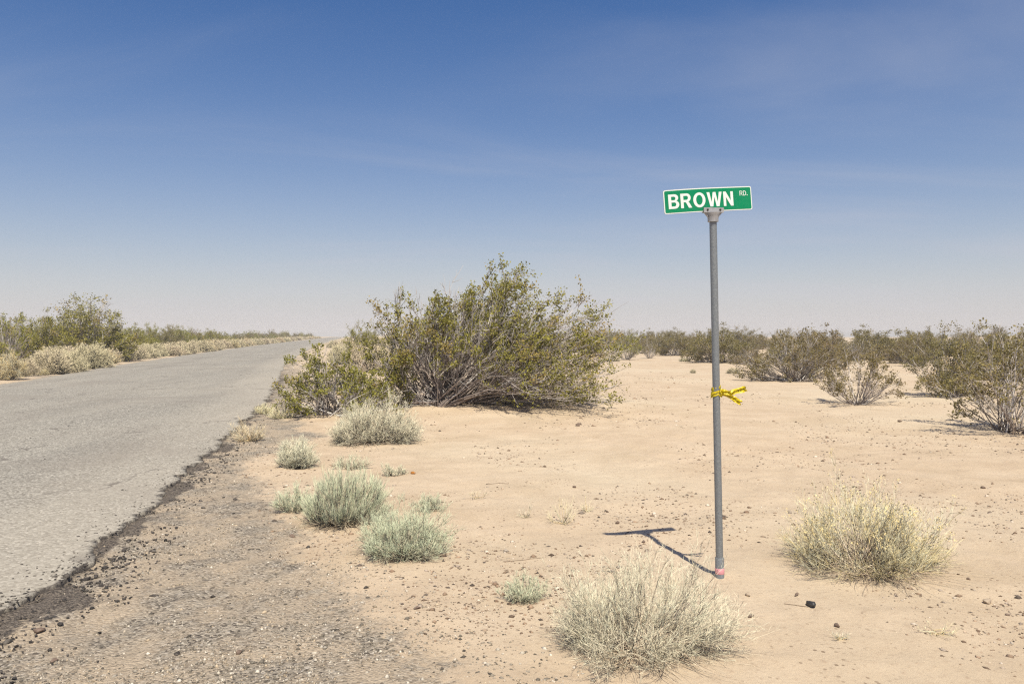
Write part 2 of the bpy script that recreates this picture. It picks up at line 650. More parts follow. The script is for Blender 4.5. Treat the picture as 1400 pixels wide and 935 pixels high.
M['straw'] = mat_plant('straw_twig', (.63, .485, .305), (.88, .74, .485), (.85, .725, .47), 0, var=.3, lift=.8)
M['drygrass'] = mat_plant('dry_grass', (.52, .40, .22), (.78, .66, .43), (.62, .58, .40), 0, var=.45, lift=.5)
M['galv'] = mat_plain('galvanised_pipe', (.21, .225, .235), .55, .4, .5, spots=(.34, .36, .365), scale=90, amt=.6, bump=.15)
M['cast'] = mat_plain('cast_bracket', (.40, .395, .40), .6, .35, .5, spots=(.27, .265, .265), scale=50, amt=.6, bump=.2)
M['bolt'] = mat_plain('dark_bolt', (.06, .055, .05), .5, .6)
M['green'] = mat_plain('sign_green', (.0, .235, .095), .42, 0, .35, spots=(.0, .20, .085), scale=9, amt=.5)
M['white'] = mat_plain('sign_white', (.80, .82, .78), .45, 0, .3, spots=(.72, .74, .69), scale=14, amt=.4)
M['backing'] = mat_plain('bare_aluminium', (.5, .5, .5), .4, .8)
M['pink'] = mat_plain('pink_band', (.72, .33, .36), .7, spots=(.6, .27, .28), scale=60)
M['stake'] = mat_plain('weathered_stake', (.42, .33, .235), .85, spots=(.25, .19, .14), scale=50, bump=.4)
M['glass'] = mat_plain('amber_glass', (.42, .17, .03), .2, 0, .6)
M['twig'] = mat_plain('dead_twig', (.20, .145, .10), .9, spots=(.33, .26, .2), scale=70)


def mat_tape():
    m = new_mat('caution_tape')
    t = NT(m)
    at = t.attr()        # r: along (metres * 5), g: across 0..1
    cmb = t.node('ShaderNodeCombineXYZ')
    t.set(cmb.inputs[0], t.math('MULTIPLY', at[0], 34))
    t.set(cmb.inputs[1], t.math('MULTIPLY', at[1], 5))
    blk = t.ramp(t.noise(cmb.outputs[0], 1.0, 1.5, .5), .54, .58)
    band = t.math('MULTIPLY', t.ramp(at[1], .26, .32), t.ramp(at[1], .74, .68))
    c = t.mix(t.math('MULTIPLY', blk, band), (.80, .62, .012), (.03, .025, .015))
    d = t.node('ShaderNodeBsdfPrincipled')
    t.set(d.inputs['Base Color'], c)
    d.inputs['Roughness'].default_value = .38
    tr = t.node('ShaderNodeBsdfTranslucent')
    t.set(tr.inputs[0], c)
    mx = t.node('ShaderNodeMixShader')
    mx.inputs[0].default_value = .3
    t.l.new(d.outputs[0], mx.inputs[1])
    t.l.new(tr.outputs[0], mx.inputs[2])
    t.l.new(mx.outputs[0], t.out.inputs[0])
    return m


M['tape'] = mat_tape()

# ------------------------------------------------------------------ ground sheet, gravel shoulder, road
XF = 2400.0


def axis(lo, a, b, hi, step, g):
    mid = np.arange(a, b + step / 2, step)
    out = [mid]
    s, p, l = step, b, []
    while p < hi:
        s *= g
        p += s
        l.append(min(p, hi))
    out.append(np.array(l))
    s, p, l = step, a, []
    while p > lo:
        s *= g
        p -= s
        l.append(max(p, lo))
    return np.concatenate([np.array(l)[::-1]] + out)


gx = axis(-XF, -5.2, 5.2, XF, .038, 1.085)
gy = axis(-300, 2.6, 12.5, XF, .042, 1.06)
GX, GY = np.meshgrid(gx, gy)
GZ = full_z(GX, GY)
dR = GX - road_right(GY)
wsh = np.interp(GY, OUT_Y, OUT_D)
jag = 0.28 * fbm(GX / .8, GY / .8, 77, 4)
grav = sstep(0.6, -0.6, dR - wsh - 1.5 * jag) * sstep(-.5, -.2, dR)
grav_left = sstep(1.4, .6, -(dR + ROAD_W) + 1.2 * fbm(GX / 2, GY / 2, 5, 3)) * (dR < -ROAD_W + .5)
grav = np.maximum(grav, grav_left * .7)
tarw = 0.08 + 0.42 * fbm(GX / .6, GY / .6, 91, 4) + .10 * sstep(6.6, 4.8, GY)
tar = sstep(0.14, -0.10, dR - np.maximum(tarw, .03)) * sstep(-.6, -.3, dR) * sstep(60, 25, GY)
tar2 = (.38 + .12 * sstep(6.2, 7.2, GY)) * sstep(.1 - .35 * sstep(6, 7.5, GY), .34, fbm(GX / 1.3 + 9, GY / 1.3, 63, 4)) * grav
tar = np.maximum(tar, tar2)
# crumbled tar stands up as rough relief
GZ = GZ + tar * sstep(30, 10, GY) * (.012 + .03 * fbm(GX / .09, GY / .09, 15, 3)) * (dR > -.3)
ny, nx = GX.shape
gv = np.stack([GX, GY, GZ], -1).reshape(-1, 3)
gt = np.stack([grav, tar, np.zeros_like(grav)], -1).reshape(-1, 3).astype(np.float32)
I = (np.arange(ny - 1)[:, None] * nx + np.arange(nx - 1)[None, :])
gq = np.stack([I, I + 1, I + 1 + nx, I + nx], -1).reshape(-1, 4)
fm = ((grav[:-1, :-1] + grav[1:, 1:]) / 2 > .5) & (GY[:-1, :-1] < 80) & (dR[:-1, :-1] > -.6)
fm = fm.ravel()


def sub_mesh(name, quads, mat):
    used = np.unique(quads)
    remap = np.full(len(gv), -1, np.int64)
    remap[used] = np.arange(len(used))
    return mesh_np(name, gv[used], remap[quads], None, gt[used], [mat], smooth=True)


tag(add('ground', sub_mesh('ground', gq[~fm], M['ground'])), 'pale sandy desert floor strewn with small stones', 'ground', kind='structure')
tag(add('gravel_shoulder', sub_mesh('gravel_shoulder', gq[fm], M['ground'])), 'grey brown gravel shoulder along the broken road edge', 'shoulder', kind='structure')

# road: one strip with a ragged broken right edge
ry = np.concatenate([np.arange(-60, 2.4, .6), np.arange(2.4, 16, .025), np.arange(16, 40, .12), np.geomspace(40, 2380, 260)])
rn = 46
edge = road_right(ry) + sstep(120, 20, ry) * (.16 * fbm(ry / .55, ry * 0 + .3, 7, 5) + .10 * fbm(ry / .16, ry * 0 + 4.1, 8, 3))
left = road_right(ry) - ROAD_W + .18 * fbm(ry / 1.5, ry * 0 + 2.2, 9, 4)
s = np.concatenate([np.linspace(0, .9, rn - 14), np.linspace(.9, 1, 15)[1:]])
RX = left[:, None] * (1 - s) + edge[:, None] * s
RY = np.repeat(ry[:, None], len(s), 1)
across = RX - road_right(RY)
base = ground_z(RX, RY)
fall = np.clip((RY - 370) / 500, 0, 3)
crown = .05 * (1 - ((across + ROAD_W / 2) / (ROAD_W / 2)) ** 2)
RZ = -2.2 * fall * fall + crown + .008 + .012 * fbm(RX / 1.7, RY / 1.7, 55, 3) * sstep(200, 60, RY) + .006 * np.exp(-((across + 1.0) / .4) ** 2)
RZ = RZ + .0 * base
skirt = np.stack([edge - .01 + .05 * np.abs(fbm(ry / .1, ry * 0, 12, 2)), ry, ground_z(edge, ry) - .05], -1)
lskirt = np.stack([left - .02, ry, ground_z(left, ry) - .05], -1)
rv = np.concatenate([lskirt[:, None], np.stack([RX, RY, RZ], -1), skirt[:, None]], 1)
nr = rv.shape[1]
edge_d = edge[:, None] - RX
dust = np.clip(.75 * sstep(2.2, .1, edge_d) + .5 * fbm(RX / 2.5, RY / 6, 66, 3), 0, 1)
dust = np.maximum(dust, sstep(1.1, 0, RX - left[:, None]) * .6)
lip = sstep(.22, .0, edge_d) * sstep(40, 15, RY) * .75
rt = np.stack([np.repeat(s[None], len(ry), 0), dust, lip], -1)
rt = np.concatenate([rt[:, :1], rt, rt[:, -1:]], 1)
rt[:, -1, 2] = 1
I = (np.arange(len(ry) - 1)[:, None] * nr + np.arange(nr - 1)[None, :])
rq = np.stack([I, I + 1, I + 1 + nr, I + nr], -1).reshape(-1, 4)
tag(add('road', mesh_np('road', rv.reshape(-1, 3), rq, None, rt.reshape(-1, 3).astype(np.float32), [M['asphalt']], smooth=True)),
    'old pale grey asphalt road running off to the horizon', 'road', kind='structure')


def road_z(x, y):
    a = x - road_right(y)
    return .05 * (1 - ((a + ROAD_W / 2) / (ROAD_W / 2)) ** 2) + .008 + .012 * fbm(x / 1.7, y / 1.7, 55, 3)


# ------------------------------------------------------------------ loose stones
def ico():
    g = (1 + 5 ** .5) / 2
    v = np.array([(-1, g, 0), (1, g, 0), (-1, -g, 0), (1, -g, 0), (0, -1, g), (0, 1, g), (0, -1, -g), (0, 1, -g), (g, 0, -1), (g, 0, 1), (-g, 0, -1), (-g, 0, 1)], float)
    v /= np.linalg.norm(v[0])
    f = np.array([(0, 11, 5), (0, 5, 1), (0, 1, 7), (0, 7, 10), (0, 10, 11), (1, 5, 9), (5, 11, 4), (11, 10, 2), (10, 7, 6), (7, 1, 8),
                  (3, 9, 4), (3, 4, 2), (3, 2, 6), (3, 6, 8), (3, 8, 9), (4, 9, 5), (2, 4, 11), (6, 2, 10), (8, 6, 7), (9, 8, 1)])
    return v, f


def octa():
    v = np.array([(1, 0, 0), (-1, 0, 0), (0, 1, 0), (0, -1, 0), (0, 0, 1), (0, 0, -1)], float)
    f = np.array([(0, 2, 4), (2, 1, 4), (1, 3, 4), (3, 0, 4), (2, 0, 5), (1, 2, 5), (3, 1, 5), (0, 3, 5)])
    return v, f


def pebbles(name, X, Y, Z, size, mat, rng, label, cat, flat=(.35, .8), shape=ico):
    v, f = shape()
    N, nv = len(X), len(v)
    V = v[None] * (1 + rng.uniform(-.28, .28, (N, nv, 1)))
    V = V * np.stack([rng.uniform(.7, 1.3, N), rng.uniform(.6, 1.0, N), rng.uniform(*flat, N)], -1)[:, None]
    a = rng.uniform(0, 2 * math.pi, N)
    c, s_ = np.cos(a)[:, None], np.sin(a)[:, None]
    V = np.stack([V[..., 0] * c - V[..., 1] * s_, V[..., 0] * s_ + V[..., 1] * c, V[..., 2]], -1) * size[:, None, None] * .5
    V = V + np.stack([X, Y, Z + size * .02], -1)[:, None]
    tr = (f[None] + (np.arange(N) * nv)[:, None, None]).reshape(-1, 3)
    tint = np.repeat(np.stack([rng.uniform(0, 1, N), rng.uniform(0, 1, N), np.zeros(N)], -1), nv, axis=0)
    o = add(name, mesh_np(name, V.reshape(-1, 3), None, tr, tint.astype(np.float32), [mat]))
    return tag(o, label, cat, kind='stuff')


rng = np.random.default_rng(5)


def sample_near(n, x0, x1, y0, y1, p=1.0):
    """more stones close by, where they can be told apart"""
    u = rng.uniform(0, 1, n)
    y = (y0 ** (-p) + u * (y1 ** (-p) - y0 ** (-p))) ** (-1 / p)
    return rng.uniform(x0, x1, n), y


# gravel on the shoulder
n = 48000
yy = sample_near(n, 0, 1, 2.9, 20, 1.2)[1]
wid = np.interp(yy, OUT_Y, OUT_D)
dd = rng.uniform(-.05, 1.25, n) ** 1.0 * wid
keep = (rng.uniform(0, 1, n) < np.clip(1.15 - .55 * (dd / wid) ** 3, 0, 1)) & (fbm((road_right(yy) + dd) / .6, yy / .6, 71, 3) > rng.uniform(-.55, .3, n))
yy, dd = yy[keep], dd[keep]
xx = road_right(yy) + dd
sz = np.clip(rng.lognormal(math.log(.0115), .45, len(xx)), .006, .038)
pebbles('gravel', xx, yy, full_z(xx, yy), sz, M['gravel'], rng, 'mixed grey gravel scattered over the road shoulder', 'gravel', shape=octa)
# crumbs of broken asphalt along the edge
n = 5200
yy = sample_near(n, 0, 1, 3.2, 30, 1.0)[1]
dd = rng.normal(.16, .20, n)
xx = road_right(yy) + dd
keep = (fbm(xx / .5, yy / .5, 44, 3) > rng.uniform(-.5, .25, n))
xx, yy, dd = xx[keep], yy[keep], dd[keep]
sz = np.clip(rng.lognormal(math.log(.015), .5, len(xx)), .007, .06)
sz = np.where(dd < 0, np.minimum(sz, .02), sz)
zz = np.where(dd < .05, np.maximum(road_z(xx, yy), full_z(xx, yy)), full_z(xx, yy) + .008)
pebbles('asphalt_crumbs', xx, yy, zz, sz, M['crumb'], rng, 'dark crumbs of broken asphalt along the road edge', 'asphalt crumbs')
# stones lying loose on the asphalt
n = 520
yy = sample_near(n, 0, 1, 3.5, 22, .8)[1]
dd = -np.abs(rng.normal(0, 1.5, n)) - .1
xx = road_right(yy) + dd
pebbles('loose_road_stones', xx, yy, road_z(xx, yy), np.clip(rng.lognormal(math.log(.012), .4, n), .007, .03), M['crumb'], rng,
        'small dark stones lying loose on the grey asphalt', 'stones')
# brown bits all over the sand, in drifts
n = 140000
xx, yy = sample_near(n, 0, 1, 2.9, 34, .75)
xx = rng.uniform(-.62, .72, n) * yy * 1.05 + .2
dd = xx - road_right(yy)
keep = (dd > np.interp(yy, OUT_Y, OUT_D) * .8) & (fbm(xx / 1.3, yy / 1.8, 81, 5) > rng.uniform(-.12, .95, n))
xx, yy = xx[keep], yy[keep]
sz = np.clip(rng.lognormal(math.log(.0092), .52, len(xx)), .005, .036) * (1 + yy / 10)
pebbles('pebbles_on_sand', xx, yy, full_z(xx, yy), sz, M['bits'], rng, 'small brown stones and bark bits strewn over the sand', 'pebbles', (.3, .7), octa)


def rock(name, px, py, size, mat, label, group=None, seed=0, flat=.65):
    r = np.random.default_rng(seed)
    v, f = ico()
    # one subdivision for a knobbly outline
    edges = {}
    vv = list(v)
    ff = []

    def midp(a, b):
        k = (min(a, b), max(a, b))
        if k not in edges:
            m_ = (vv[a] + vv[b])
            edges[k] = len(vv)
            vv.append(m_ / np.linalg.norm(m_))
        return edges[k]
    for a, b, c in f:
        ab, bc, ca = midp(a, b), midp(b, c), midp(c, a)
        ff += [(a, ab, ca), (b, bc, ab), (c, ca, bc), (ab, bc, ca)]
    V = np.array(vv)
    for _ in range(9):      # flat broken faces
        nrm = r.normal(size=3)
        nrm /= np.linalg.norm(nrm)
        dcut = r.uniform(.38, .72)
        h = V @ nrm - dcut
        V = V - np.clip(h, 0, None)[:, None] * nrm
    V = V * (1 + r.uniform(-.05, .05, (len(V), 1))) * np.array([r.uniform(.9, 1.25), r.uniform(.65, .9), flat]) * size * .5
    X, Y, z = gpx(px, py)
    o = add(name, mesh_np(name, V, None, np.array(ff), None, [mat]), None, (X, Y, z + size * flat * .26), (0, 0, r.uniform(0, 6)))
    return tag(o, label, 'rock', group)


rock('rock', 1108, 829, .085, M['rock_black'], 'angular black rock on bare sand below the seeded round shrub', seed=3)
rock('rock', 1352, 826, .065, M['rock_tan'], 'pale tan rock with a dark underside right of the seeded round shrub', seed=4)
for i, (px, py, sz, mt) in enumerate([(1146, 858, .042, 'rock_brown'), (1090, 815, .04, 'rock_brown'), (1024, 815, .045, 'rock_tan'), (1345, 668, .06, 'rock_brown'),
                                      (1380, 842, .03, 'rock_brown'), (844, 716, .05, 'rock_brown'), (785, 667, .05, 'rock_brown'), (1147, 655, .055, 'rock_brown'),
                                      (1326, 793, .035, 'rock_brown'), (880, 742, .04, 'rock_brown'), (1028, 845, .04, 'rock_brown'), (790, 582, .13, 'rock_brown'),
                                      (1230, 578, .10, 'rock_brown'), (1312, 786, .03, 'rock_tan')]):
    rock('stone', px, py, sz, M[mt], 'small stone on the open sand around the street sign', 'small loose stones on the sand', seed=20 + i)
for i, (px, py, sz) in enumerate([(398, 734, .06), (420, 749, .05), (208, 817, .055), (325, 895, .05), (240, 896, .045), (290, 818, .05), (50, 866, .07),
                                  (120, 800, .06), (22, 850, .09), (72, 905, .05), (500, 805, .05), (320, 684, .07), (570, 833, .05)]):
    rock('asphalt_lump', px, py, sz, M['rock_brown'] if i % 3 == 0 else M['tar'], 'dark lump of broken asphalt lying on the gravel shoulder', 'asphalt lumps on the shoulder', seed=60 + i, flat=.5)


# ------------------------------------------------------------------ plants
def bezier(p0, p1, p2, K):
    t = np.linspace(0, 1, K)[None, :, None]
    return (1 - t) ** 2 * p0[:, None] + 2 * t * (1 - t) * p1[:, None] + t ** 2 * p2[:, None]


def at_t(P, idx, t):
    K = P.shape[1]
    f = t * (K - 1)
    i = np.minimum(f.astype(int), K - 2)
    w = (f - i)[:, None]
    a, b = P[idx, i], P[idx, i + 1]
    d = b - a
    return a * (1 - w) + b * w, d / (np.linalg.norm(d, axis=1, keepdims=True) + 1e-9)


def unit(v):
    return v / (np.linalg.norm(v, axis=-1, keepdims=True) + 1e-9)


def wiggle(P, amp, r):
    N, K, _ = P.shape
    n = r.normal(size=(N, K, 3)) * amp
    n = np.cumsum(n, axis=1)
    n -= n[:, :1]
    return P + n * np.linspace(0, 1, K)[None, :, None]


def tint_for(N, K, r, wither=0.0, t0=0., t1=1.):
    t = np.zeros((N, K, 3))
    t[..., 0] = np.linspace(t0, t1, K)[None]
    t[..., 1] = r.uniform(0, 1, (N, 1))
    t[..., 2] = (r.uniform(0, 1, (N, 1)) < wither)
    return t


def creosote(seed, outline, depth=.7, n1=40, n2=7, n3=6, nl=10, leaf=.03, wind=.25, base_r=.2, thick=.02, inner=.4, bare=.15, low=4.0, sides=4, cluster=.05, up=.25):
    """stems fan out of the root; twigs carry tufts of small leaves towards the ends"""
    r = np.random.default_rng(seed)
    ang, rad = np.radians([a for a, _ in outline]), np.array([q for _, q in outline])

    def R_of(phi):
        return np.interp(phi, ang, rad)
    pg = np.radians(np.linspace(low, 180 - low, 200))
    cdf = np.cumsum(R_of(pg) ** 2)
    phi = np.interp(r.permutation((np.arange(n1) + r.uniform(0, 1, n1)) / n1), (cdf - cdf[0]) / (cdf[-1] - cdf[0]), pg)
    sd = r.uniform(-.88, .88, n1)
    c = np.sqrt(1 - sd ** 2)
    L = R_of(phi) * r.uniform(.62, .93, n1)
    E = np.stack([L * c * np.cos(phi), L * sd * depth, np.maximum(L * c * np.sin(phi), .12)], -1)
    ba = r.uniform(0, 6.283, n1)
    bq = base_r * np.sqrt(r.uniform(0, 1, n1))
    B = np.stack([bq * np.cos(ba), bq * np.sin(ba), np.full(n1, -.06)], -1) + E * np.array([.05, .05, 0])
    ctrl = B + (E - B) * .5 + r.normal(size=(n1, 3)) * L[:, None] * .07 + np.array([-.05, 0, .03]) * L[:, None] * (wind > .15)
    P1 = wiggle(bezier(B, ctrl, E, 10), .012 * L.mean(), r)
    P1[:, 1:, 2] = np.maximum(P1[:, 1:, 2], .03)
    wood, leaf_g = Geo(), Geo()
    R1 = thick * (L / L.max() * .6 + .4)[:, None] * np.linspace(1, .30, 10)[None] * r.uniform(.6, 1.25, (n1, 1))
    wood.tubes(P1, R1, tint_for(n1, 10, r, .2, .1, .7), sides)
    # limbs
    N2 = n1 * n2
    i2 = np.repeat(np.arange(n1), n2)
    t2 = r.uniform(.25, 1.0, N2)
    S2, D2 = at_t(P1, i2, t2)
    d2 = unit(D2 + r.normal(size=(N2, 3)) * .42 + np.array([wind, 0, up]))
    L2 = L[i2] * r.uniform(.16, .40, N2) * (1.15 - .5 * t2)
    E2 = S2 + d2 * L2[:, None]
    C2 = S2 + d2 * L2[:, None] * .5 + r.normal(size=(N2, 3)) * L2[:, None] * .09
    P2 = wiggle(bezier(S2, C2, E2, 6), .012 * L2.mean(), r)
    P2[..., 2] = np.maximum(P2[..., 2], .04)
    wood.tubes(P2, thick * .36 * np.linspace(1, .4, 6)[None] * r.uniform(.6, 1.2, (N2, 1)), tint_for(N2, 6, r, .3, .4, 1), 3)
    # twigs
    N3 = N2 * n3
    i3 = np.repeat(np.arange(N2), n3)
    t3 = r.uniform(.25, 1.0, N3)
    S3, D3 = at_t(P2, i3, t3)
    d3 = unit(D3 + r.normal(size=(N3, 3)) * .6 + np.array([wind * .8, 0, up]))
    L3 = L2[i3] * r.uniform(.22, .55, N3)
    E3 = S3 + d3 * L3[:, None]
    P3 = bezier(S3, (S3 + E3) / 2 + r.normal(size=(N3, 3)) * L3[:, None] * .1, E3, 3)
    P3[..., 2] = np.maximum(P3[..., 2], .04)
    wood.tubes(P3, thick * .17 * np.linspace(1, .5, 3)[None] * r.uniform(.7, 1.2, (N3, 1)), tint_for(N3, 3, r, .3, .5, 1), 3)
    # leaf tufts
    tip = P3[:, -1]
    ph = np.arctan2(np.abs(tip[:, 2]), tip[:, 0])
    q = np.sqrt(tip[:, 0] ** 2 + (tip[:, 1] / depth) ** 2 + tip[:, 2] ** 2) / R_of(ph)
    pr = np.clip((q - inner) / .30, 0, 1)
    pr *= (np.repeat(r.uniform(0, 1, N2) > bare, n3))
    has = r.uniform(0, 1, N3) < pr
    idx = np.repeat(np.nonzero(has)[0], nl)
    NL = len(idx)
    tl = r.uniform(.15, 1.0, NL) ** .7
    C, D = at_t(P3, idx, tl)
    C = C + r.normal(size=(NL, 3)) * cluster
    C[:, 2] = np.maximum(C[:, 2], .03)
    dl = unit(D * .5 + r.normal(size=(NL, 3)) * .8 + np.array([0, 0, .25]))
    tint = np.stack([r.uniform(.2, 1, NL), np.clip(np.repeat(r.uniform(0, 1, N3), 1)[idx] * .6 + r.uniform(0, .4, NL), 0, 1), (np.repeat(r.uniform(0, 1, N2), n3)[idx] > .86) * .8], -1)
    leaf_g.leaves(C, dl, leaf * r.uniform(.65, 1.35, NL), .30, tint, r)
    return wood, leaf_g


def shrub(seed, w, d, h, n1=160, n2=8, n3=5, rad=.0022, base=.16, wither=.15, up=.55, skirt=.25, spread=.35, tipl=.05, tilt=(0, 0), seeds=0.0, stemr=1.9, sprawl=0, tmin2=.40, tmin3=.45):
    """broom-like dome: thin stems rise out of a woody root and split into many fine upright twigs"""
    r = np.random.default_rng(seed)
    th = np.arccos(1 - r.uniform(0, 1, n1) ** .9 * .98)
    sk = r.uniform(0, 1, n1) < skirt
    th = np.where(sk, r.uniform(1.25, 1.52, n1), th)
    a = r.uniform(0, 6.283, n1)
    lump = 1 + .26 * np.sin(a * 3 + seed) * np.sin(th * 4 + seed * 1.7) + 1 * .17 * np.sin(a + seed * 2.3) + .14 * np.sin(a * 5 + seed * 4.1) * np.sin(th)
    E = np.stack([w / 2 * np.sin(th) * np.cos(a), d / 2 * np.sin(th) * np.sin(a), h * np.cos(th) * .92 + .03], -1) * (r.uniform(.70, .94, n1) * lump)[:, None]
    E[:, :2] += np.array(tilt) * E[:, 2:3]
    ba = r.uniform(0, 6.283, n1)
    bq = base * w * np.sqrt(r.uniform(0, 1, n1))
    B = np.stack([bq * np.cos(ba), bq * np.sin(ba) * d / w, np.full(n1, -.03)], -1)
    mid = B + (E - B) * np.array([.62, .62, .36]) + r.normal(size=(n1, 3)) * w * .03
    P1 = wiggle(bezier(B, mid, E, 7), .008 * w, r)
    P1[:, 1:, 2] = np.maximum(P1[:, 1:, 2], .012)
    st, tw = Geo(), Geo()
    st.tubes(P1, rad * stemr * np.linspace(1.25, .45, 7)[None] * r.uniform(.7, 1.4, (n1, 1)), tint_for(n1, 7, r, .35, 0, .55), 3)
    if sprawl:      # dead stems lying flat round the foot, and broken bits of them
        aa = r.uniform(0, 6.283, sprawl)
        q0, q1 = r.uniform(.05, .30, sprawl) * w, r.uniform(.32, .56, sprawl) * w * (1 + .25 * np.sin(aa + seed))
        za, zb = r.uniform(.0, .06, sprawl), r.uniform(.002, .03, sprawl)
        A = np.stack([q0 * np.cos(aa), q0 * np.sin(aa), za], -1)
        ab = aa + r.normal(size=sprawl) * .45
        Bq = np.stack([q1 * np.cos(ab), q1 * np.sin(ab), zb], -1)
        Pd = wiggle(bezier(A, (A + Bq) / 2 + r.normal(size=(sprawl, 3)) * [.05, .05, .02] + [0, 0, .02], Bq, 7), .005, r)
        Pd[..., 2] = np.maximum(Pd[..., 2], .002)
        td = tint_for(sprawl, 7, r, .0, .0, .45)
        st.tubes(Pd, rad * 1.35 * np.linspace(1.2, .5, 7)[None] * r.uniform(.6, 1.4, (sprawl, 1)), td, 3)
    N2 = n1 * n2
    i2 = np.repeat(np.arange(n1), n2)
    t2 = r.uniform(tmin2, 1.0, N2) ** .8
    S2, D2 = at_t(P1, i2, t2)
    upv = np.where(sk[i2], up * .25, up)
    d2 = unit(D2 * .8 + r.normal(size=(N2, 3)) * spread + upv[:, None] * np.array([tilt[0] * .8, tilt[1] * .8, 1.]))
    L2 = h * r.uniform(.13, .34, N2) * (1.1 - .35 * t2)
    E2 = S2 + d2 * L2[:, None]
    P2 = bezier(S2, S2 + d2 * L2[:, None] * .5 + r.normal(size=(N2, 3)) * L2[:, None] * .10, E2, 4)
    P2[..., 2] = np.maximum(P2[..., 2], .008)
    tt = tint_for(N2, 4, r, wither, .25, 1)
    tt[sk[i2], :, 2] = np.maximum(tt[sk[i2], :, 2], .55)
    st_n = N2
    tw.tubes(P2, rad * np.linspace(1, .5, 4)[None] * r.uniform(.7, 1.3, (N2, 1)), tt, 3)
    if n3:
        N3 = N2 * n3
        i3 = np.repeat(np.arange(N2), n3)
        t3 = r.uniform(tmin3, 1.0, N3) ** .75
        S3, D3 = at_t(P2, i3, t3)
        d3 = unit(D3 + r.normal(size=(N3, 3)) * spread * 1.2 + np.array([0, 0, up * .45]))
        L3 = tipl * r.uniform(.5, 1.4, N3)
        S3[:, 2] = np.maximum(S3[:, 2], .006)
        E3 = S3 + d3 * L3[:, None]
        E3[:, 2] = np.maximum(E3[:, 2], .006)
        t3t = np.stack([r.uniform(.75, 1, N3), r.uniform(0, 1, N3), np.maximum(r.uniform(0, 1, N3) < wither, tt[i3, 0, 2] * .8)], -1)
        wd = rad * .62 * .9 * r.uniform(.7, 1.3, N3) / L3
        tw.leaves(S3, E3 - S3, L3, wd, t3t, r)
        P3 = np.stack([S3, E3], 1)
        if seeds:
            k = np.nonzero((r.uniform(0, 1, N3) < seeds) & (P3[:, -1, 2] > h * .35))[0]
            k = np.repeat(k, 4)
            tint = np.stack([np.ones(len(k)), r.uniform(.3, 1, len(k)), np.ones(len(k))], -1)
            tw.leaves(P3[k, -1] + r.normal(size=(len(k), 3)) * .006, r.normal(size=(len(k), 3)) + [0, 0, .6], r.uniform(.006, .014, len(k)), .35, tint, r)
    return st, tw


def place_plant(name, geos, mats, parts, loc, label, cat, group=None, rotz=0.0, scale=1.0):
    e = bpy.data.objects.new(name, None)
    e.empty_display_size = .2
    COL.objects.link(e)
    e.location = loc
    e.rotation_euler = (0, 0, rotz)
    e.scale = (scale,) * 3
    for g, mt, pn in zip(geos, mats, parts):
        add(pn, g.mesh(pn, [mt]), e)
    return tag(e, label, cat, group)


# --- the big creosote bush beside the road
HERO = [(0, 3.5), (5, 3.6), (15, 3.5), (30, 3.25), (45, 3.0), (52, 3.1), (56, 3.6), (60, 3.55), (65, 2.9), (75, 2.7), (90, 2.62), (110, 2.6), (118, 2.6), (128, 2.35), (140, 2.05), (155, 1.8), (170, 1.9), (180, 1.9)]
hx, hy = -1.47, 16.4        # on the mound, seven metres of bush
hz = gz(hx, hy)
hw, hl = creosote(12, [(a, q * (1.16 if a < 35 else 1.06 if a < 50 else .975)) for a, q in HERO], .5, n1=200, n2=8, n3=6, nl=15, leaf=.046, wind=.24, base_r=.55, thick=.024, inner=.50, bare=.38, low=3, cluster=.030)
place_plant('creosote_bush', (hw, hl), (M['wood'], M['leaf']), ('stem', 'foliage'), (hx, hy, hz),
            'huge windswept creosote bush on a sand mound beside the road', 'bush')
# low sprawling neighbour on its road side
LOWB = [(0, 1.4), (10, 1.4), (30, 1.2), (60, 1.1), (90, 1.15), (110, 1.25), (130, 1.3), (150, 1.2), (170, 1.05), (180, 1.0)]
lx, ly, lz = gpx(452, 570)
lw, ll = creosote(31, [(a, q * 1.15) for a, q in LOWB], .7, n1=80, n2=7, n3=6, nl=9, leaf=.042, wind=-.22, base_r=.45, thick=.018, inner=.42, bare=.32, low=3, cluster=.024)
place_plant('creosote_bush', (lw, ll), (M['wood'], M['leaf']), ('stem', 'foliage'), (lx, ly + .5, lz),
            'low sprawling creosote bush between the road and the huge bush', 'bush')

# --- broom-like shrubs close by
def near_shrub(px, py, label, mats, group=None, name='rabbitbrush', cat='shrub', rotz=0., **kw):
    X, Y, z = gpx(px, py)
    g = shrub(**kw)
    if name == 'dry_weed':      # too small to show parts
        return tag(add(name, merge(name, g, list(mats)), None, (X, Y, z), (0, 0, rotz)), label, cat, group)
    return place_plant(name, g, mats, ('stem', 'twigs'), (X, Y, z), label, cat, group, rotz)


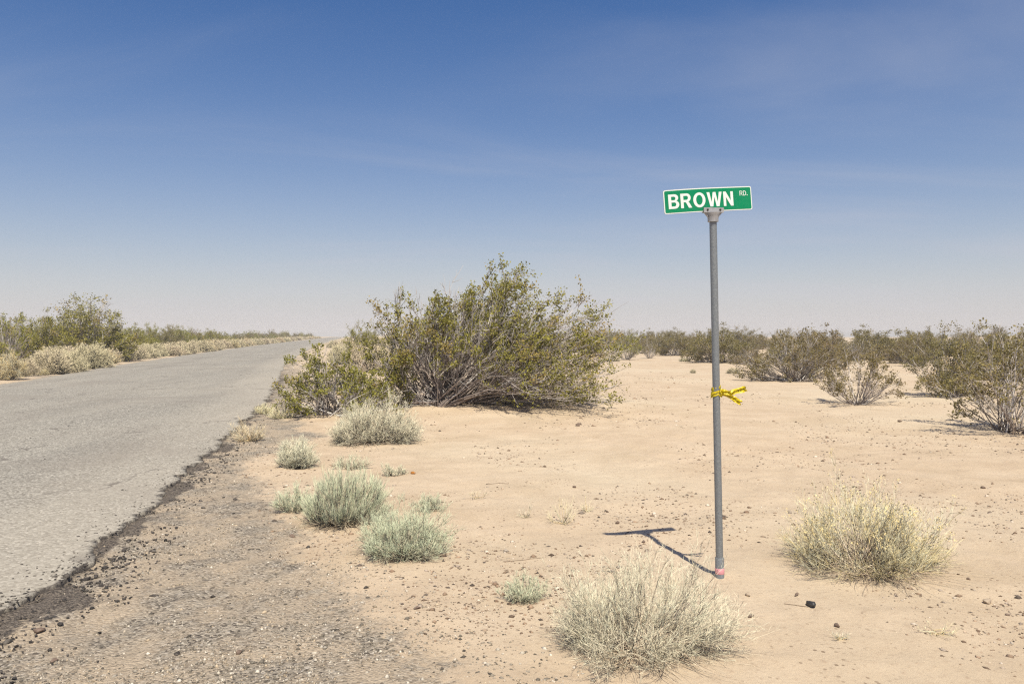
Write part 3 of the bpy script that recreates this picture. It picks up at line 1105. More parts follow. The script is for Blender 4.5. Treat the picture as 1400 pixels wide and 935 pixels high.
SG, SGR, SGO = (M['sage'], M['sage']), (M['sage'], M['sage_green']), (M['sage'], M['sage_gold'])
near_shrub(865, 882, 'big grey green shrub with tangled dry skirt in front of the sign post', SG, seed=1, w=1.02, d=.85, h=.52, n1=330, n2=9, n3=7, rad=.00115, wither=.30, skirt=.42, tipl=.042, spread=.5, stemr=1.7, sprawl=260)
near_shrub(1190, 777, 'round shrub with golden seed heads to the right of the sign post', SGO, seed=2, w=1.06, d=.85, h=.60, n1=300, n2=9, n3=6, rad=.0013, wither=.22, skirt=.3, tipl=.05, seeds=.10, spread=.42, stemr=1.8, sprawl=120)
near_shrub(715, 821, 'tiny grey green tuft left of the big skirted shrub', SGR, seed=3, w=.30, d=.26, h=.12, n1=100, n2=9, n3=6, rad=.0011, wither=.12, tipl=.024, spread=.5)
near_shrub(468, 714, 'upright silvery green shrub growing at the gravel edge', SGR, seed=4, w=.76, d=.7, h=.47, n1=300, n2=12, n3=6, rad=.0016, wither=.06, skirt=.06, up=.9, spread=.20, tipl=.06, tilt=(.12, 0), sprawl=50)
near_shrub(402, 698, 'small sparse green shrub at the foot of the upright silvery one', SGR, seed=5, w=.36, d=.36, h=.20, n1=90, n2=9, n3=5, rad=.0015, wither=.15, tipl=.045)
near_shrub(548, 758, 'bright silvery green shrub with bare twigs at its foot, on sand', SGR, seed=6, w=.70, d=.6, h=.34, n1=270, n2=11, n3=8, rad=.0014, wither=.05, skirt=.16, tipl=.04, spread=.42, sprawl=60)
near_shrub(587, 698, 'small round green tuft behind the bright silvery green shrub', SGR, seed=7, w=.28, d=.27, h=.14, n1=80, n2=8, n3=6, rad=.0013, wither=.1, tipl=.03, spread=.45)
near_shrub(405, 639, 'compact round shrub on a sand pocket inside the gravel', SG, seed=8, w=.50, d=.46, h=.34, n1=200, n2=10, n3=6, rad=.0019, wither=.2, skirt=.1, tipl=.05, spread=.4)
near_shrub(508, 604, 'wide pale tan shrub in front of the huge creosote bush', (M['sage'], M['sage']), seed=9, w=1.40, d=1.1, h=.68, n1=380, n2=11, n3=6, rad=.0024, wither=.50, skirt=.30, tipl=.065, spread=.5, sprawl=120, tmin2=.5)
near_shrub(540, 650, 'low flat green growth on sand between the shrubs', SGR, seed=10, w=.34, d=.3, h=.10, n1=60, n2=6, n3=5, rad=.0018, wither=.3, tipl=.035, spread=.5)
near_shrub(478, 640, 'faint low olive growth behind the upright silvery shrub', SGR, seed=11, w=.50, d=.42, h=.14, n1=90, n2=6, n3=5, rad=.0018, wither=.45, tipl=.04, spread=.5)
for i, (px, py, w_, h_, lab) in enumerate([(340, 603, .60, .30, 'pale dry grass tuft on the broken asphalt edge'),
                                           (385, 572, .62, .32, 'yellow dry grass at the left foot of the low creosote bush'),
                                           (362, 566, .40, .22, 'small straw tuft at the asphalt edge beside yellow grass'),
                                           (770, 716, .30, .24, 'thin golden dry weed standing alone on open sand'),
                                           (718, 708, .22, .12, 'wispy grey weed beside the golden dry weed'),
                                           (650, 682, .20, .12, 'wispy pale weed alone on the sand left of the golden weed'),
                                           (805, 700, .14, .10, 'faint wispy sprig right of the golden dry weed'),
                                           (1280, 868, .24, .012, 'flattened wispy weed on the sand below the seeded shrub'),
                                           (1150, 876, .10, .008, 'dark flattened sprig near the black rock')]):
    near_shrub(px, py, lab, (M['drygrass'], M['drygrass'] if i not in (4, 8) else M['sage']), name='dry_weed', cat='weed', seed=40 + i, w=w_, d=w_ * .9, h=h_,
               n1=(80 if i < 3 else (18 if i == 3 else 13)), n2=(6 if i < 4 else 5), n3=(4 if i < 4 else 3), rad=.0010 if i > 2 else .0020, wither=.2, up=.6, skirt=.1, tipl=(.05 if i < 4 else .025), spread=.35)

# --- the street sign
sx, sy, sz_ = gpx(985, 788)
sgn = bpy.data.objects.new('street_sign', None)
COL.objects.link(sgn)
sgn.location = (sx, sy, sz_)
LEAN = math.atan((985 - 973.5) / (788 - 295.))
sgn.rotation_euler = (math.radians(.4), -LEAN, 0)
tag(sgn, 'green BROWN RD. street sign on a leaning grey pipe post', 'street sign')


def lathe(prof, seg=24):
    v, q = [], []
    for r_, z in prof:
        for k in range(seg):
            a = 2 * math.pi * k / seg
            v.append((r_ * math.cos(a), r_ * math.sin(a), z))
    for i in range(len(prof) - 1):
        for k in range(seg):
            k2 = (k + 1) % seg
            q.append((i * seg + k, i * seg + k2, (i + 1) * seg + k2, (i + 1) * seg + k))
    return v, q


def lathe_obj(name, prof, mat, parent, seg=24, loc=None, rot=None):
    v, q = lathe(prof, seg)
    return add(name, mesh_np(name, v, np.array(q), None, None, [mat], smooth=False), parent, loc, rot)


def smooth_by_angle(o):
    me = o.data
    me.polygons.foreach_set('use_smooth', np.ones(len(me.polygons), bool))
    me.set_sharp_from_angle(angle=math.radians(35))
    return o


PH = 2.365
smooth_by_angle(lathe_obj('post', [(.0001, .10), (.0235, .10), (.0235, PH), (.0001, PH)], M['galv'], sgn, 28))
smooth_by_angle(lathe_obj('sleeve', [(.0001, -.25), (.0285, -.25), (.0285, .125), (.0272, .128), (.0233, .128)], M['galv'], sgn, 28))
smooth_by_angle(lathe_obj('pink_band', [(.0287, .022), (.0297, .024), (.0297, .058), (.0287, .060)], M['pink'], sgn, 28))
br = bpy.data.objects.new('bracket', None)


def box_np(x0, x1, y0, y1, z0, z1):
    v = [(x, y, z) for z in (z0, z1) for y in (y0, y1) for x in (x0, x1)]
    q = [(0, 2, 3, 1), (4, 5, 7, 6), (0, 1, 5, 4), (2, 6, 7, 3), (0, 4, 6, 2), (1, 3, 7, 5)]
    return v, q


YAW, ROLL = math.radians(12), math.radians(-3.0)
# cast cap: a tapered collar with webs and two cheek plates holding the blade
cv, cq = lathe([(.0232, PH - .052), (.0345, PH - .052), (.0350, PH - .012), (.0430, PH + .003), (.0430, PH + .008), (.0001, PH + .008)], 24)
cv, cq = list(cv), list(cq)
for y0, y1 in ((-.0155, -.0065), (.0065, .0155)):
    v, q = box_np(-.069, .069, y0, y1, PH + .006, PH + .038)
    k = len(cv)
    cv += v
    cq += [tuple(i + k for i in f) for f in q]
for x0, x1, z0 in ((-.062, -.036, -.012), (.036, .062, -.012)):     # webs under the plates
    xo, xi = (x0, x1) if x0 < 0 else (x1, x0)
    k = len(cv)
    cv += [(xo, -.006, PH + .0062), (xi, -.006, PH + .0062), (xi, -.006, PH - .024), (xo, .006, PH + .0062), (xi, .006, PH + .0062), (xi, .006, PH - .024)]
    cq += [(k, k + 1, k + 2, k + 2), (k + 3, k + 5, k + 4, k + 4), (k, k + 2, k + 5, k + 3)]
cqt = [f for f in cq if len(set(f)) == 4]
ctt = [tuple(dict.fromkeys(f)) for f in cq if len(set(f)) == 3]
brk = add('bracket', mesh_np('bracket', cv, np.array(cqt), np.array(ctt), None, [M['cast']]), sgn, (0, 0, 0), (0, 0, YAW))
smooth_by_angle(brk)
for bxx in (-.044, .044):
    smooth_by_angle(lathe_obj('bolt', [(.0001, .0), (.0065, .0), (.0065, .0045), (.004, .0055), (.0001, .0055)], M['bolt'], brk, 10, (bxx, -.0153, PH + .024), (math.radians(90), 0, 0)))

PW, PHT = .605, .156


def bend_y(x):
    """the blade is slightly bowed, its left end pushed back"""
    return .035 * (np.abs(np.minimum(x, .02) - .02) / .3) ** 2 + .006 * (np.maximum(x, 0) / .3) ** 2


def rrect(w, h, rad, seg=5):
    pts = []
    for cx, cz, a0 in ((w / 2 - rad, h / 2 - rad, 0), (-w / 2 + rad, h / 2 - rad, 90), (-w / 2 + rad, -h / 2 + rad, 180), (w / 2 - rad, -h / 2 + rad, 270)):
        for k in range(seg + 1):
            a = math.radians(a0 + 90 * k / seg)
            pts.append((cx + rad * math.cos(a), cz + rad * math.sin(a)))
    return pts


def sheet(contours, thick, off, cuts=40):
    """flat shape in the x-z plane, cut into slices along x so that it can follow the bow of the blade"""
    cu = bpy.data.curves.new('outline', 'CURVE')
    cu.dimensions = '2D'
    cu.fill_mode = 'BOTH'
    cu.extrude = thick / 2
    for c in contours:
        sp = cu.splines.new('POLY')
        sp.points.add(len(c) - 1)
        for p, (x, z) in zip(sp.points, c):
            p.co = (x, z, 0, 1)
        sp.use_cyclic_u = True
    o = bpy.data.objects.new('outline', cu)
    COL.objects.link(o)
    dg = bpy.context.evaluated_depsgraph_get()
    me = bpy.data.meshes.new_from_object(o.evaluated_get(dg))
    bpy.data.objects.remove(o)
    bpy.data.curves.remove(cu)
    import bmesh
    bm = bmesh.new()
    bm.from_mesh(me)
    bmesh.ops.remove_doubles(bm, verts=bm.verts, dist=1e-5)
    xs = [v.co.x for v in bm.verts]
    for x in np.arange(-.31, .32, .62 / cuts):
        if min(xs) < x < max(xs):
            bmesh.ops.bisect_plane(bm, geom=bm.verts[:] + bm.edges[:] + bm.faces[:], plane_co=(x, 0, 0), plane_no=(1, 0, 0), dist=1e-6)
    for v in bm.verts:
        x, z, t = v.co.x, v.co.y, v.co.z
        v.co = (x, float(bend_y(np.array(x))) - off - t, z)
    bmesh.ops.recalc_face_normals(bm, faces=bm.faces)
    bm.to_mesh(me)
    bm.free()
    return me


def arc(cx, cz, rx, rz, a0, a1, n=12):
    return [(cx + rx * math.cos(math.radians(a0 + (a1 - a0) * k / n)), cz + rz * math.sin(math.radians(a0 + (a1 - a0) * k / n))) for k in range(n + 1)]


GL = {
    'B': (.74, [[(0, 0), (0, 1), (.42, 1)] + arc(.42, .755, .275, .245, 80, -62) + arc(.43, .285, .31, .285, 66, -90) + [(.43, 0)],
                [(.2, .59), (.2, .84)] + arc(.39, .715, .11, .125, 90, -90), [(.2, .16), (.2, .44)] + arc(.41, .30, .12, .14, 90, -90)]),
    'R': (.79, [[(0, 0), (0, 1), (.44, 1)] + arc(.44, .705, .285, .295, 85, -70) + [(.60, .37), (.79, 0), (.56, 0), (.38, .36), (.33, .40), (.2, .40), (.2, 0)],
                [(.2, .56), (.2, .84)] + arc(.42, .70, .11, .14, 90, -90)]),
    'O': (.90, [arc(.45, .5, .45, .52, 0, 345, 27), arc(.45, .5, .24, .35, 0, 345, 27)]),
    'W': (1.16, [[(0, 1), (.21, 1), (.345, .30), (.475, 1), (.685, 1), (.815, .30), (.95, 1), (1.16, 1), (.93, 0), (.71, 0), (.58, .68), (.45, 0), (.23, 0)]]),
    'N': (.76, [[(0, 0), (0, 1), (.2, 1), (.565, .36), (.565, 1), (.76, 1), (.76, 0), (.56, 0), (.195, .63), (.195, 0)]]),
    'D': (.78, [[(0, 0), (0, 1), (.36, 1)] + arc(.36, .5, .42, .5, 84, -84, 18) + [(.36, 0)], [(.2, .17), (.2, .83), (.33, .83)] + arc(.33, .5, .24, .33, 80, -80, 14) + [(.33, .17)]]),
    'r': (.72, [[(0, 0), (0, 1), (.42, 1)] + arc(.42, .72, .27, .28, 85, -75) + [(.54, .42), (.72, 0), (.57, 0), (.39, .42), (.13, .42), (.13, 0)],
                [(.13, .54), (.13, .88)] + arc(.41, .71, .15, .17, 90, -90)]),
    'd': (.74, [[(0, 0), (0, 1), (.33, 1)] + arc(.33, .5, .41, .5, 84, -84, 18) + [(.33, 0)], [(.13, .12), (.13, .88), (.31, .88)] + arc(.31, .5, .29, .38, 80, -80, 14) + [(.31, .12)]]),
    '.': (.2, [[(0, 0), (0, .19), (.19, .19), (.19, 0)]]),
}
panel = add('sign_panel', sheet([rrect(PW, PHT, .014)], .002, 0), sgn, (-.020, 0, PH + .026 + PHT / 2 - .012), (0, ROLL, YAW))
panel.rotation_mode = 'ZYX'
panel.rotation_euler = (0, ROLL * 1.0, YAW)
panel.data.materials.append(M['backing'])
for contours, off, mt, nm in (([rrect(PW - .003, PHT - .003, .0125)], .0017, 'white', 'border'), ([rrect(PW - .015, PHT - .015, .008)], .0025, 'green', 'green_field')):
    o = add(nm, sheet(contours, .0012, off), panel)
    o.data.materials.append(M[mt])


def lettering(text, x0, z0, hgt, wscale=1.0, gap=.10):
    x = x0
    for ch in text:
        adv, cons = GL[ch]
        cs = [[(x + p[0] * hgt * wscale, z0 + p[1] * hgt) for p in c] for c in cons]
        o = add('letter', sheet(cs, .001, .0034), panel)
        o.data.materials.append(M['white'])
        x += (adv + gap) * hgt * wscale
    return x


lettering('BROWN', -PW / 2 + .030, -.046, .093, .98, .115)
lettering('rd.', -PW / 2 + .517, .017, .031, .95, .14)

# --- yellow tape tied round the post
tp = bpy.data.objects.new('caution_tape', None)
COL.objects.link(tp)
TZ = 1.205
tp.location = (sx - math.tan(LEAN) * TZ, sy, sz_ + TZ)
tag(tp, 'yellow caution tape tied round the grey post, ends fluttering', 'tape')


def ribbon(name, pts, width, parent, seed, ups=None, crumple=.006, fold=.35, nacross=9):
    r = np.random.default_rng(seed)
    P = np.array(pts, float)
    t = np.linspace(0, 1, len(P))
    tt = np.linspace(0, 1, 44)
    k = np.hanning(5)[1:-1]
    Q = np.stack([np.interp(tt, t, P[:, i]) for i in range(3)], -1)
    Q[1:-1] = (Q[:-2] + 2 * Q[1:-1] + Q[2:]) / 4
    Q[1:-1] = (Q[:-2] + 2 * Q[1:-1] + Q[2:]) / 4
    T = unit(np.gradient(Q, axis=0))
    U = np.tile(np.array([0, 0, 1.]), (44, 1)) if ups is None else np.stack([np.interp(tt, np.linspace(0, 1, len(ups)), np.array(ups)[:, i]) for i in range(3)], -1)
    U = unit(U - T * np.sum(U * T, 1, keepdims=True))
    Nn = np.cross(T, U)
    ac = np.linspace(-.5, .5, nacross)
    s_ = np.cumsum(np.concatenate([[0], np.linalg.norm(np.diff(Q, axis=0), axis=1)]))
    wv = width * (1 + .25 * np.interp(tt, np.linspace(0, 1, 7), r.uniform(-1, 1, 7)))
    pleat = np.sin(ac[None] * 9 + np.interp(tt, np.linspace(0, 1, 6), r.uniform(-2, 2, 6))[:, None]) * width * .14 * fold
    cr = crumple * np.array([[float(vnoise(np.array(a * 90.), np.array(b * 7.), seed)) for b in ac] for a in s_])
    V = Q[:, None] + U[:, None] * (ac[None] * wv[:, None])[..., None] + Nn[:, None] * (pleat + cr * 2)[..., None]
    # ragged end
    V[-1] += T[-1] * (r.uniform(-.012, .006, nacross)[:, None])
    n_ = nacross
    I_ = np.arange(43)[:, None] * n_ + np.arange(n_ - 1)[None]
    q = np.stack([I_, I_ + 1, I_ + 1 + n_, I_ + n_], -1).reshape(-1, 4)
    tint = np.stack([np.repeat((s_ * 5)[:, None], n_, 1), np.repeat((ac + .5)[None], 44, 0), np.zeros((44, n_))], -1).reshape(-1, 3)
    return add(name, mesh_np(name, V.reshape(-1, 3), q, None, tint.astype(np.float32), [M['tape']], smooth=True), parent)


ring = [(.031 * math.cos(a), .031 * math.sin(a), .006 * math.sin(a * 1.5) + .002 * k) for k, a in enumerate(np.linspace(.2, .2 + 2 * math.pi * 1.15, 18))]
ribbon('wrap', ring, .040, tp, 3, crumple=.003, fold=.25)
ring2 = [(.033 * math.cos(a) - .001, .033 * math.sin(a), -.010 + .016 * math.sin(a + 2)) for a in np.linspace(2.2, 2.2 + math.pi * 1.35, 14)]
ribbon('wrap', ring2, .024, tp, 8, crumple=.003, fold=.3)
ribbon('tail', [(.020, -.032, .006), (.05, -.036, -.002), (.085, -.03, -.006), (.115, -.02, .008), (.150, -.012, .014), (.195, -.005, .026)], .040, tp, 5, [(0, -.1, 1), (0, -.5, .8), (0, .3, 1), (0, -.3, 1)], .010, .7)
ribbon('tail', [(.015, -.034, .0), (.045, -.042, -.010), (.08, -.045, -.022), (.11, -.04, -.040), (.135, -.04, -.056), (.155, -.035, -.066)], .030, tp, 6, [(0, -.2, 1), (.2, -.6, .8), (.3, .2, 1), (.4, -.4, .9)], .010, .8)
smk = ribbon('knot', [(.012, -.033, .014), (.026, -.038, .006), (.036, -.030, -.008), (.030, -.040, -.018), (.018, -.036, -.010)], .022, tp, 9, None, .006, .6)

# --- small stake at the foot of the right-hand bush
kx, ky, kz = gpx(1387, 594)
v, q = box_np(-.022, .022, -.014, .014, -.15, .25)
v = [((x + .004 if z > 0 else x), y, z + (.012 if (z > 0 and x > 0) else 0)) for x, y, z in v]
tag(add('wooden_stake', mesh_np('wooden_stake', v, np.array(q), None, None, [M['stake']]), None, (kx, ky, kz), (0, math.radians(2), .3)),
    'short weathered wooden stake in front of a creosote bush', 'stake')

# --- creosote bushes out in the desert
VAR = {}


def dome(w, h, a=0.0):
    return [(t, (1 / math.sqrt((math.cos(math.radians(t)) / (w / 2)) ** 2 + (math.sin(math.radians(t)) / h) ** 2)) * (1 + a * math.sin(math.radians(t * 5)))) for t in range(0, 181, 10)]


VAR['full'] = creosote(101, dome(3.0, 1.75, .06), .9, n1=64, n2=7, n3=5, nl=9, leaf=.052, wind=.05, base_r=.3, thick=.015, inner=.30, bare=.15, low=6, cluster=.04)
VAR['loose'] = creosote(102, dome(2.5, 1.85, .10), .9, n1=48, n2=7, n3=5, nl=8, leaf=.044, wind=.1, base_r=.18, thick=.015, inner=.42, bare=.25, low=16, cluster=.04, up=.35)
VAR['tall'] = creosote(103, dome(2.7, 2.3, .10), .9, n1=60, n2=7, n3=5, nl=10, leaf=.050, wind=.12, base_r=.25, thick=.016, inner=.32, bare=.15, low=12, cluster=.045, up=.35)
VAR['woody'] = creosote(104, dome(3.2, 1.6, .08), .9, n1=90, n2=7, n3=5, nl=8, leaf=.046, wind=0., base_r=.4, thick=.02, inner=.46, bare=.28, low=3, cluster=.035)
VAR['vase'] = creosote(105, dome(2.3, 1.45, .05), .9, n1=40, n2=7, n3=5, nl=10, leaf=.040, wind=.02, base_r=.12, thick=.013, inner=.50, bare=.3, low=26, cluster=.03, up=.3)
WM = {k: g[0].mesh('stem', [M['wood']]) for k, g in VAR.items()}
LM = {k: g[1].mesh('foliage', [M['leaf']]) for k, g in VAR.items()}
FAR = {k: merge('creosote_bush', g, [M['wood'], M['leaf_far']]) for k, g in VAR.items() if k != 'vase'}


def leaf_mat(o, dry):
    sl = o.material_slots[-1]
    sl.link = 'OBJECT'
    sl.material = M['leaf_far'] if dry else M['leaf']
    return o


rf0 = np.random.default_rng(8)


def bush(px, py, kind, wpx, hpx, label, group=None, dry=True, rot=0.0, parts=True):
    X, Y, z = gpx(px, py)
    m = Y / F_PX
    g = VAR[kind]
    pts = np.concatenate(g[1].v)
    w0 = np.percentile(pts[:, 0], 98) - np.percentile(pts[:, 0], 2)
    h0 = np.percentile(pts[:, 2], 99)
    sc = (wpx * m / w0, wpx * m / w0 * 1.0, hpx * m / h0)
    if parts:
        e = bpy.data.objects.new('creosote_bush', None)
        COL.objects.link(e)
        e.location = (X, Y, z)
        e.rotation_euler = (0, 0, rot)
        e.scale = sc
        add('stem', WM[kind], e)
        leaf_mat(add('foliage', LM[kind], e), dry)
    else:
        e = leaf_mat(add('creosote_bush', FAR[kind], None, (X, Y, z), (0, 0, rot), sc), dry)
    return tag(e, label, 'bush', group)


bush(1084, 521, 'woody', 118, 68, 'woody creosote bush with pale bare lower branches right of the post', rot=.4)
bush(1120, 505, 'full', 80, 52, 'green creosote bush close behind the one with pale bare branches')
bush(1173, 553, 'vase', 112, 80, 'sparse vase-shaped creosote bush rising from one slim foot', rot=.2)
bush(1302, 542, 'tall', 92, 94, 'tall creosote bush with leafy top left of the wooden stake', dry=True, rot=1.1)
bush(1384, 590, 'loose', 190, 138, 'open grey-stemmed creosote bush behind the wooden stake', dry=True, rot=2.0)
bush(982, 496, 'full', 84, 46, 'dense creosote bush directly behind the sign post', rot=2.3)
bush(1200, 492, 'full', 96, 40, 'spreading creosote bush with purple grey twigs behind the vase-shaped one', rot=3.6)
bush(856, 492, 'loose', 44, 38, 'small creosote bush at the edge of the sandy clearing', dry=False, rot=.8)
bush(888, 490, 'vase', 26, 32, 'narrow creosote bush next to the small one by the clearing', rot=1.8)
bush(923, 486, 'full', 54, 32, 'grey creosote bush beyond the pale sandy clearing', rot=2.8)
for i_, px_ in enumerate(range(800, 1010, 21)):
    k_ = ('full', 'woody', 'tall', 'loose')[i_ % 4]
    bush(px_ + rf0.uniform(-6, 6), rf0.uniform(474, 482), k_, rf0.uniform(30, 44), rf0.uniform(20, 28), 'creosote bush in the line beyond the pale sandy clearing', 'creosote bushes lining the far side of the clearing', rot=i_ * 1.7, parts=False)
bush(815, 476, 'full', 44, 24, 'creosote bush just beyond the right side of the huge bush', rot=.3)
bush(1010, 480, 'tall', 50, 32, 'creosote bush showing behind the dense one at the post', rot=4.0)
bush(1370, 520, 'full', 90, 62, 'creosote bush beyond the tall leafy one and the stake', dry=True, rot=5.0)
bush(1255, 487, 'full', 60, 34, 'creosote bush far behind the gap beside the tall leafy one', rot=1.0)

# left of the road
bush(112, 494, 'tall', 116, 84, 'tallest creosote bush left of the road, rising above its neighbours', dry=False, rot=.6)
bush(48, 496, 'full', 70, 62, 'creosote bush left of the tallest one across the road', dry=False, rot=1.6)
bush(2, 500, 'woody', 90, 68, 'creosote bush with grey bare branches across the road', dry=False, rot=2.6)
bush(182, 487, 'full', 52, 38, 'dark green creosote bush right of the tallest one across the road', dry=False, rot=3.1)
bush(-60, 505, 'full', 90, 64, 'creosote bush across the road beyond the grey-branched one', dry=False, rot=3.9)

# far fields: single bushes scattered to the horizon
rf = np.random.default_rng(77)
kinds = list(VAR)


LOOK = {'full': 'dense rounded', 'loose': 'open loose', 'tall': 'tall leafy', 'woody': 'low wide woody', 'vase': 'slim vase-shaped'}


def scatter(n, pxr, yr, label, group, dryp, hr, test, minsep):
    placed = []
    tries = 0
    while len(placed) < n and tries < n * 60:
        tries += 1
        u = rf.uniform()
        Y = 1 / (1 / yr[0] + u * (1 / yr[1] - 1 / yr[0]))
        px = rf.uniform(*pxr)
        X = (px - 700) / F_PX * Y
        if not test(X, Y):
            continue
        if any((X - a) ** 2 + (Y - b) ** 2 < (minsep * (1 + Y / 150)) ** 2 for a, b in placed):
            continue
        placed.append((X, Y))
        k = kinds[rf.integers(0, 4)]
        h = rf.uniform(*hr)
        h0 = 2.0
        dry_ = rf.uniform() < dryp
        o = add('creosote_bush', FAR[k], None, (X, Y, gz(X, Y) - .02), (0, 0, rf.uniform(0, 6.28)),
                (h / h0 * rf.uniform(.85, 1.35), h / h0 * rf.uniform(.85, 1.35), h / h0))
        leaf_mat(o, dry_)
        tag(o, LOOK[k] + ' ' + label, 'bush', group + ', ' + LOOK[k])
    return placed


def right_ok(X, Y):
    if X - road_right(np.array(Y)) < 6:
        return False
    px = 700 + X / Y * F_PX
    return not (60 < Y < 64 and 800 < px < 1000)


scatter(150, (640, 1560), (64, 330), 'dusty creosote bush in the far desert beyond the sign', 'creosote bushes in the desert right of the road', .95, (1.15, 1.9), right_ok, 2.6)
scatter(30, (1015, 1640), (40, 64), 'dusty creosote bush in the middle distance right of the sign', 'creosote bushes in the middle distance', .9, (1.1, 1.8), right_ok, 2.8)
kk = 0
Y = 46.0
while Y < 345:
    for lane in range(2 if Y < 140 else 1):
        off = rf.uniform(3.6, 6.5) + lane * 4.5
        X = float(road_right(np.array(Y))) - ROAD_W - off
        Yq = Y + rf.uniform(-1, 1)
        h = rf.uniform(1.8, 2.6) if Y < 120 else rf.uniform(1.9, 2.4)
        k_ = ('full', 'woody', 'full', 'tall')[kk % 4]
        dry_ = rf.uniform() < .4
        o = add('creosote_bush', FAR[k_], None, (X, Yq, gz(X, Yq) - .02), (0, 0, rf.uniform(0, 6.28)), (h / 2 * rf.uniform(.9, 1.3), h / 2 * rf.uniform(.9, 1.3), h / 2))
        leaf_mat(o, dry_)
        tag(o, LOOK[k_] + ' olive creosote bush lining the desert across the road', 'bush', 'creosote bushes across the road, ' + LOOK[k_])
        kk += 1
    Y += 2.3 * (1 + Y / 160)
scatter(26, (430, 640), (40, 260), 'creosote bush beyond the huge bush on the right side of the road', 'creosote bushes beyond the huge bush', .5, (1.3, 2.0),
        lambda X, Y: X > float(road_right(np.array(Y))) + 4.0, 3.0)

# --- straw-coloured shrubs along both road sides
TV = [merge('straw_shrub', shrub(201 + i, 1.7, 1.5, .95, n1=210, n2=7, n3=15, rad=.0055, wither=.3, skirt=.12, tipl=.085, spread=.65, base=.2, tmin2=.72, tmin3=.5), [M['sage'], M['straw']]) for i in range(3)]
TVG = [merge('straw_shrub', shrub(301 + i, 1.7, 1.5, .95, n1=180, n2=7, n3=15, rad=.0055, wither=.5, skirt=.1, tipl=.085, spread=.6, base=.2, tmin2=.68, tmin3=.5), [M['sage'], M['sage_gold']]) for i in range(2)]


def straw(px, py, wpx, hpx, label, group=None, green=False, i=0):
    X, Y, z = gpx(px, py)
    m = Y / F_PX
    s_ = wpx * m / 1.75
    o = add('straw_shrub', (TVG[i % 2] if green else TV[i % 3]), None, (X, Y, z), (0, 0, i * 1.3), (s_, s_, hpx * m / 1.0))
    return tag(o, label, 'shrub', group)


straw(3, 518, 56, 36, 'greenish straw shrub across the road with a bare sand gap beside it', green=True, i=0)
straw(72, 511, 62, 36, 'broad straw-coloured shrub across the road below the tallest creosote', i=1)
straw(96, 509, 52, 32, 'straw shrub wedged between two broad ones across the road', i=2)
straw(38, 513, 34, 24, 'small pale straw shrub across the road beside the greenish one', i=0)
straw(122, 504, 56, 36, 'tallest tan straw shrub across the road, leaning over the verge', i=3)
straw(58, 513, 16, 9, 'low grey green tuft at the far road edge', green=True, i=3)
straw(-40, 522, 60, 38, 'greenish straw shrub across the road outside the bare gap', green=True, i=5)
k = 0
for Y in list(np.arange(41.5, 62, 2.1)) + list(np.geomspace(62, 330, 44)):
    k += 1
    X = float(road_right(np.array(Y))) - ROAD_W - rf.uniform(1.0, 1.9) - (.5 if Y < 60 else 0)
    w_ = rf.uniform(1.0, 1.5) * (1 + Y / 500)
    o = add('straw_shrub', (TV[k % 3] if rf.uniform() < .75 else TVG[k % 2]), None, (X, Y, gz(X, Y) - .02), (0, 0, rf.uniform(0, 6)), (w_, w_, rf.uniform(.8, 1.2)))
    tag(o, 'one of the pale straw shrubs in a row along the left road verge', 'shrub', 'straw shrubs along the left verge')
    if rf.uniform() < .45:
        X2 = X - rf.uniform(1.4, 2.6)
        Y2 = Y + rf.uniform(-1, 1)
        o = add('straw_shrub', TV[(k + 1) % 3], None, (X2, Y2, gz(X2, Y2) - .02), (0, 0, rf.uniform(0, 6)), (w_, w_, rf.uniform(.7, 1.0)))
        tag(o, 'one of the pale straw shrubs in a row along the left road verge', 'shrub', 'straw shrubs along the left verge')
for i, (px, py, w_, h_) in enumerate([(505, 508, 60, 40), (470, 498, 44, 30), (540, 505, 50, 38), (484, 488, 40, 28), (466, 482, 26, 18), (455, 476, 18, 12), (520, 490, 50, 34)]):
    straw(px, py, w_, h_, 'pale straw shrub on the right verge, behind the huge creosote bush', 'straw shrubs on the right verge', i=i)
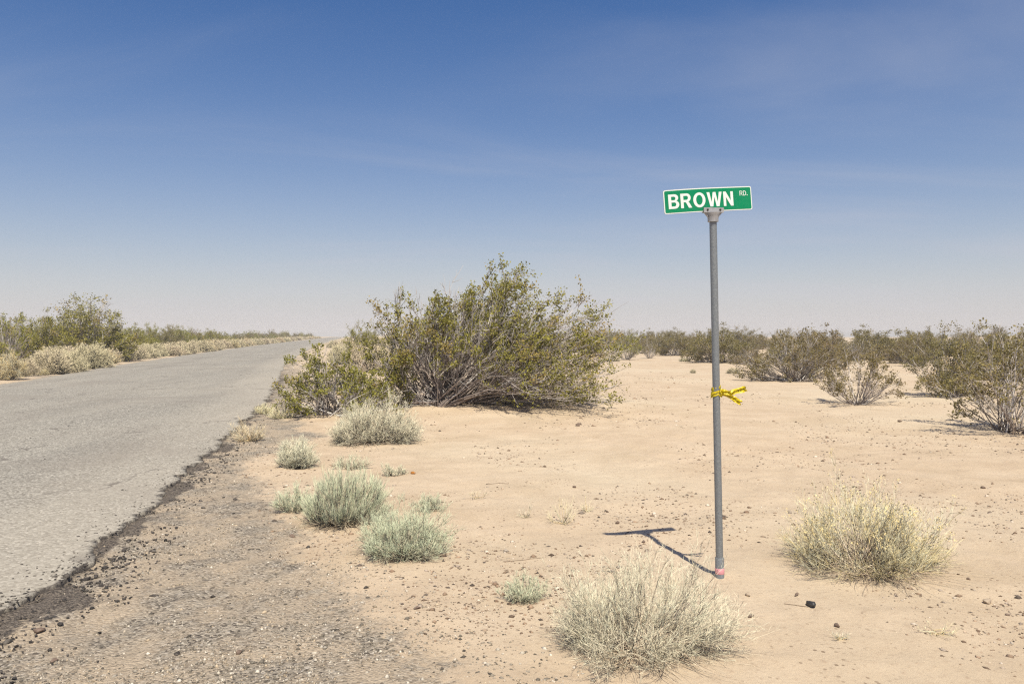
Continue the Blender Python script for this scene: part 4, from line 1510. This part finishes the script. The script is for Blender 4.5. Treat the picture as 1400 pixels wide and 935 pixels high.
for i, (px, py, w_, h_) in enumerate([(1004, 511, 20, 9), (948, 510, 9, 6), (836, 494, 24, 9), (1375, 500, 40, 14), (936, 494, 18, 5), (1105, 486, 16, 6)]):
    straw(px, py, w_, h_, 'small dry tuft on the open desert right of the huge bush', 'small dry tufts in the right desert', i=i)

# --- sticks and scraps on the sand
def stick(px, py, length, rot, label, rad=.004, mat='twig'):
    X, Y, z = gpx(px, py)
    r = np.random.default_rng(int(px))
    t = np.linspace(-.5, .5, 7)
    P = np.stack([t * length, np.cumsum(r.normal(size=7)) * length * .02, np.zeros(7)], -1)
    c, s_ = math.cos(rot), math.sin(rot)
    P = np.stack([P[:, 0] * c - P[:, 1] * s_, P[:, 0] * s_ + P[:, 1] * c, P[:, 2]], -1)
    P[:, 2] = full_z(P[:, 0] + X, P[:, 1] + Y) - z + rad * .6
    g = Geo()
    g.tubes(P[None], np.linspace(1, .6, 7)[None] * rad, np.zeros((1, 7, 3)), 5)
    return tag(add('stick', g.mesh('stick', [M[mat]]), None, (X, Y, z)), label, 'stick')


stick(682, 661, .20, .1, 'thin dark stick on the sand above the pale weed')
stick(715, 766, .30, .35, 'thin brown stick lying left of the big skirted shrub', .003)
stick(1090, 828, .14, -.5, 'short twig beside the black rock', .003)
X, Y, z = gpx(564, 648)
v, q = lathe([(.0001, -.02), (.016, -.02), (.019, 0), (.018, .012), (.010, .025), (.007, .036), (.0001, .036)], 9)
tag(add('bottle_scrap', mesh_np('bottle_scrap', v, np.array(q), None, None, [M['glass']], smooth=True), None, (X, Y, z + .011), (math.radians(84), 0, 1.1)),
    'scrap of amber bottle glass on the sand near low growth', 'litter')

# ------------------------------------------------------------------ dusty air
hv = new_mat('dusty_air')
ht = NT(hv)
pv = ht.node('ShaderNodeVolumePrincipled')
pv.inputs['Color'].default_value = (.97, .92, .87, 1)
pv.inputs['Density'].default_value = .0009
pv.inputs['Anisotropy'].default_value = -.3
ht.l.new(pv.outputs[0], ht.out.inputs['Volume'])
zmin, zmax = float(GZ.min()) - 1.0, 4.9
v, q = box_np(-XF - 5, XF + 5, -306, XF + 5, zmin, zmax)
hz_o = add('haze', mesh_np('haze', v, np.array(q), None, None, [hv]))
tag(hz_o, 'pale dusty air lying low over the desert', 'haze', kind='stuff')
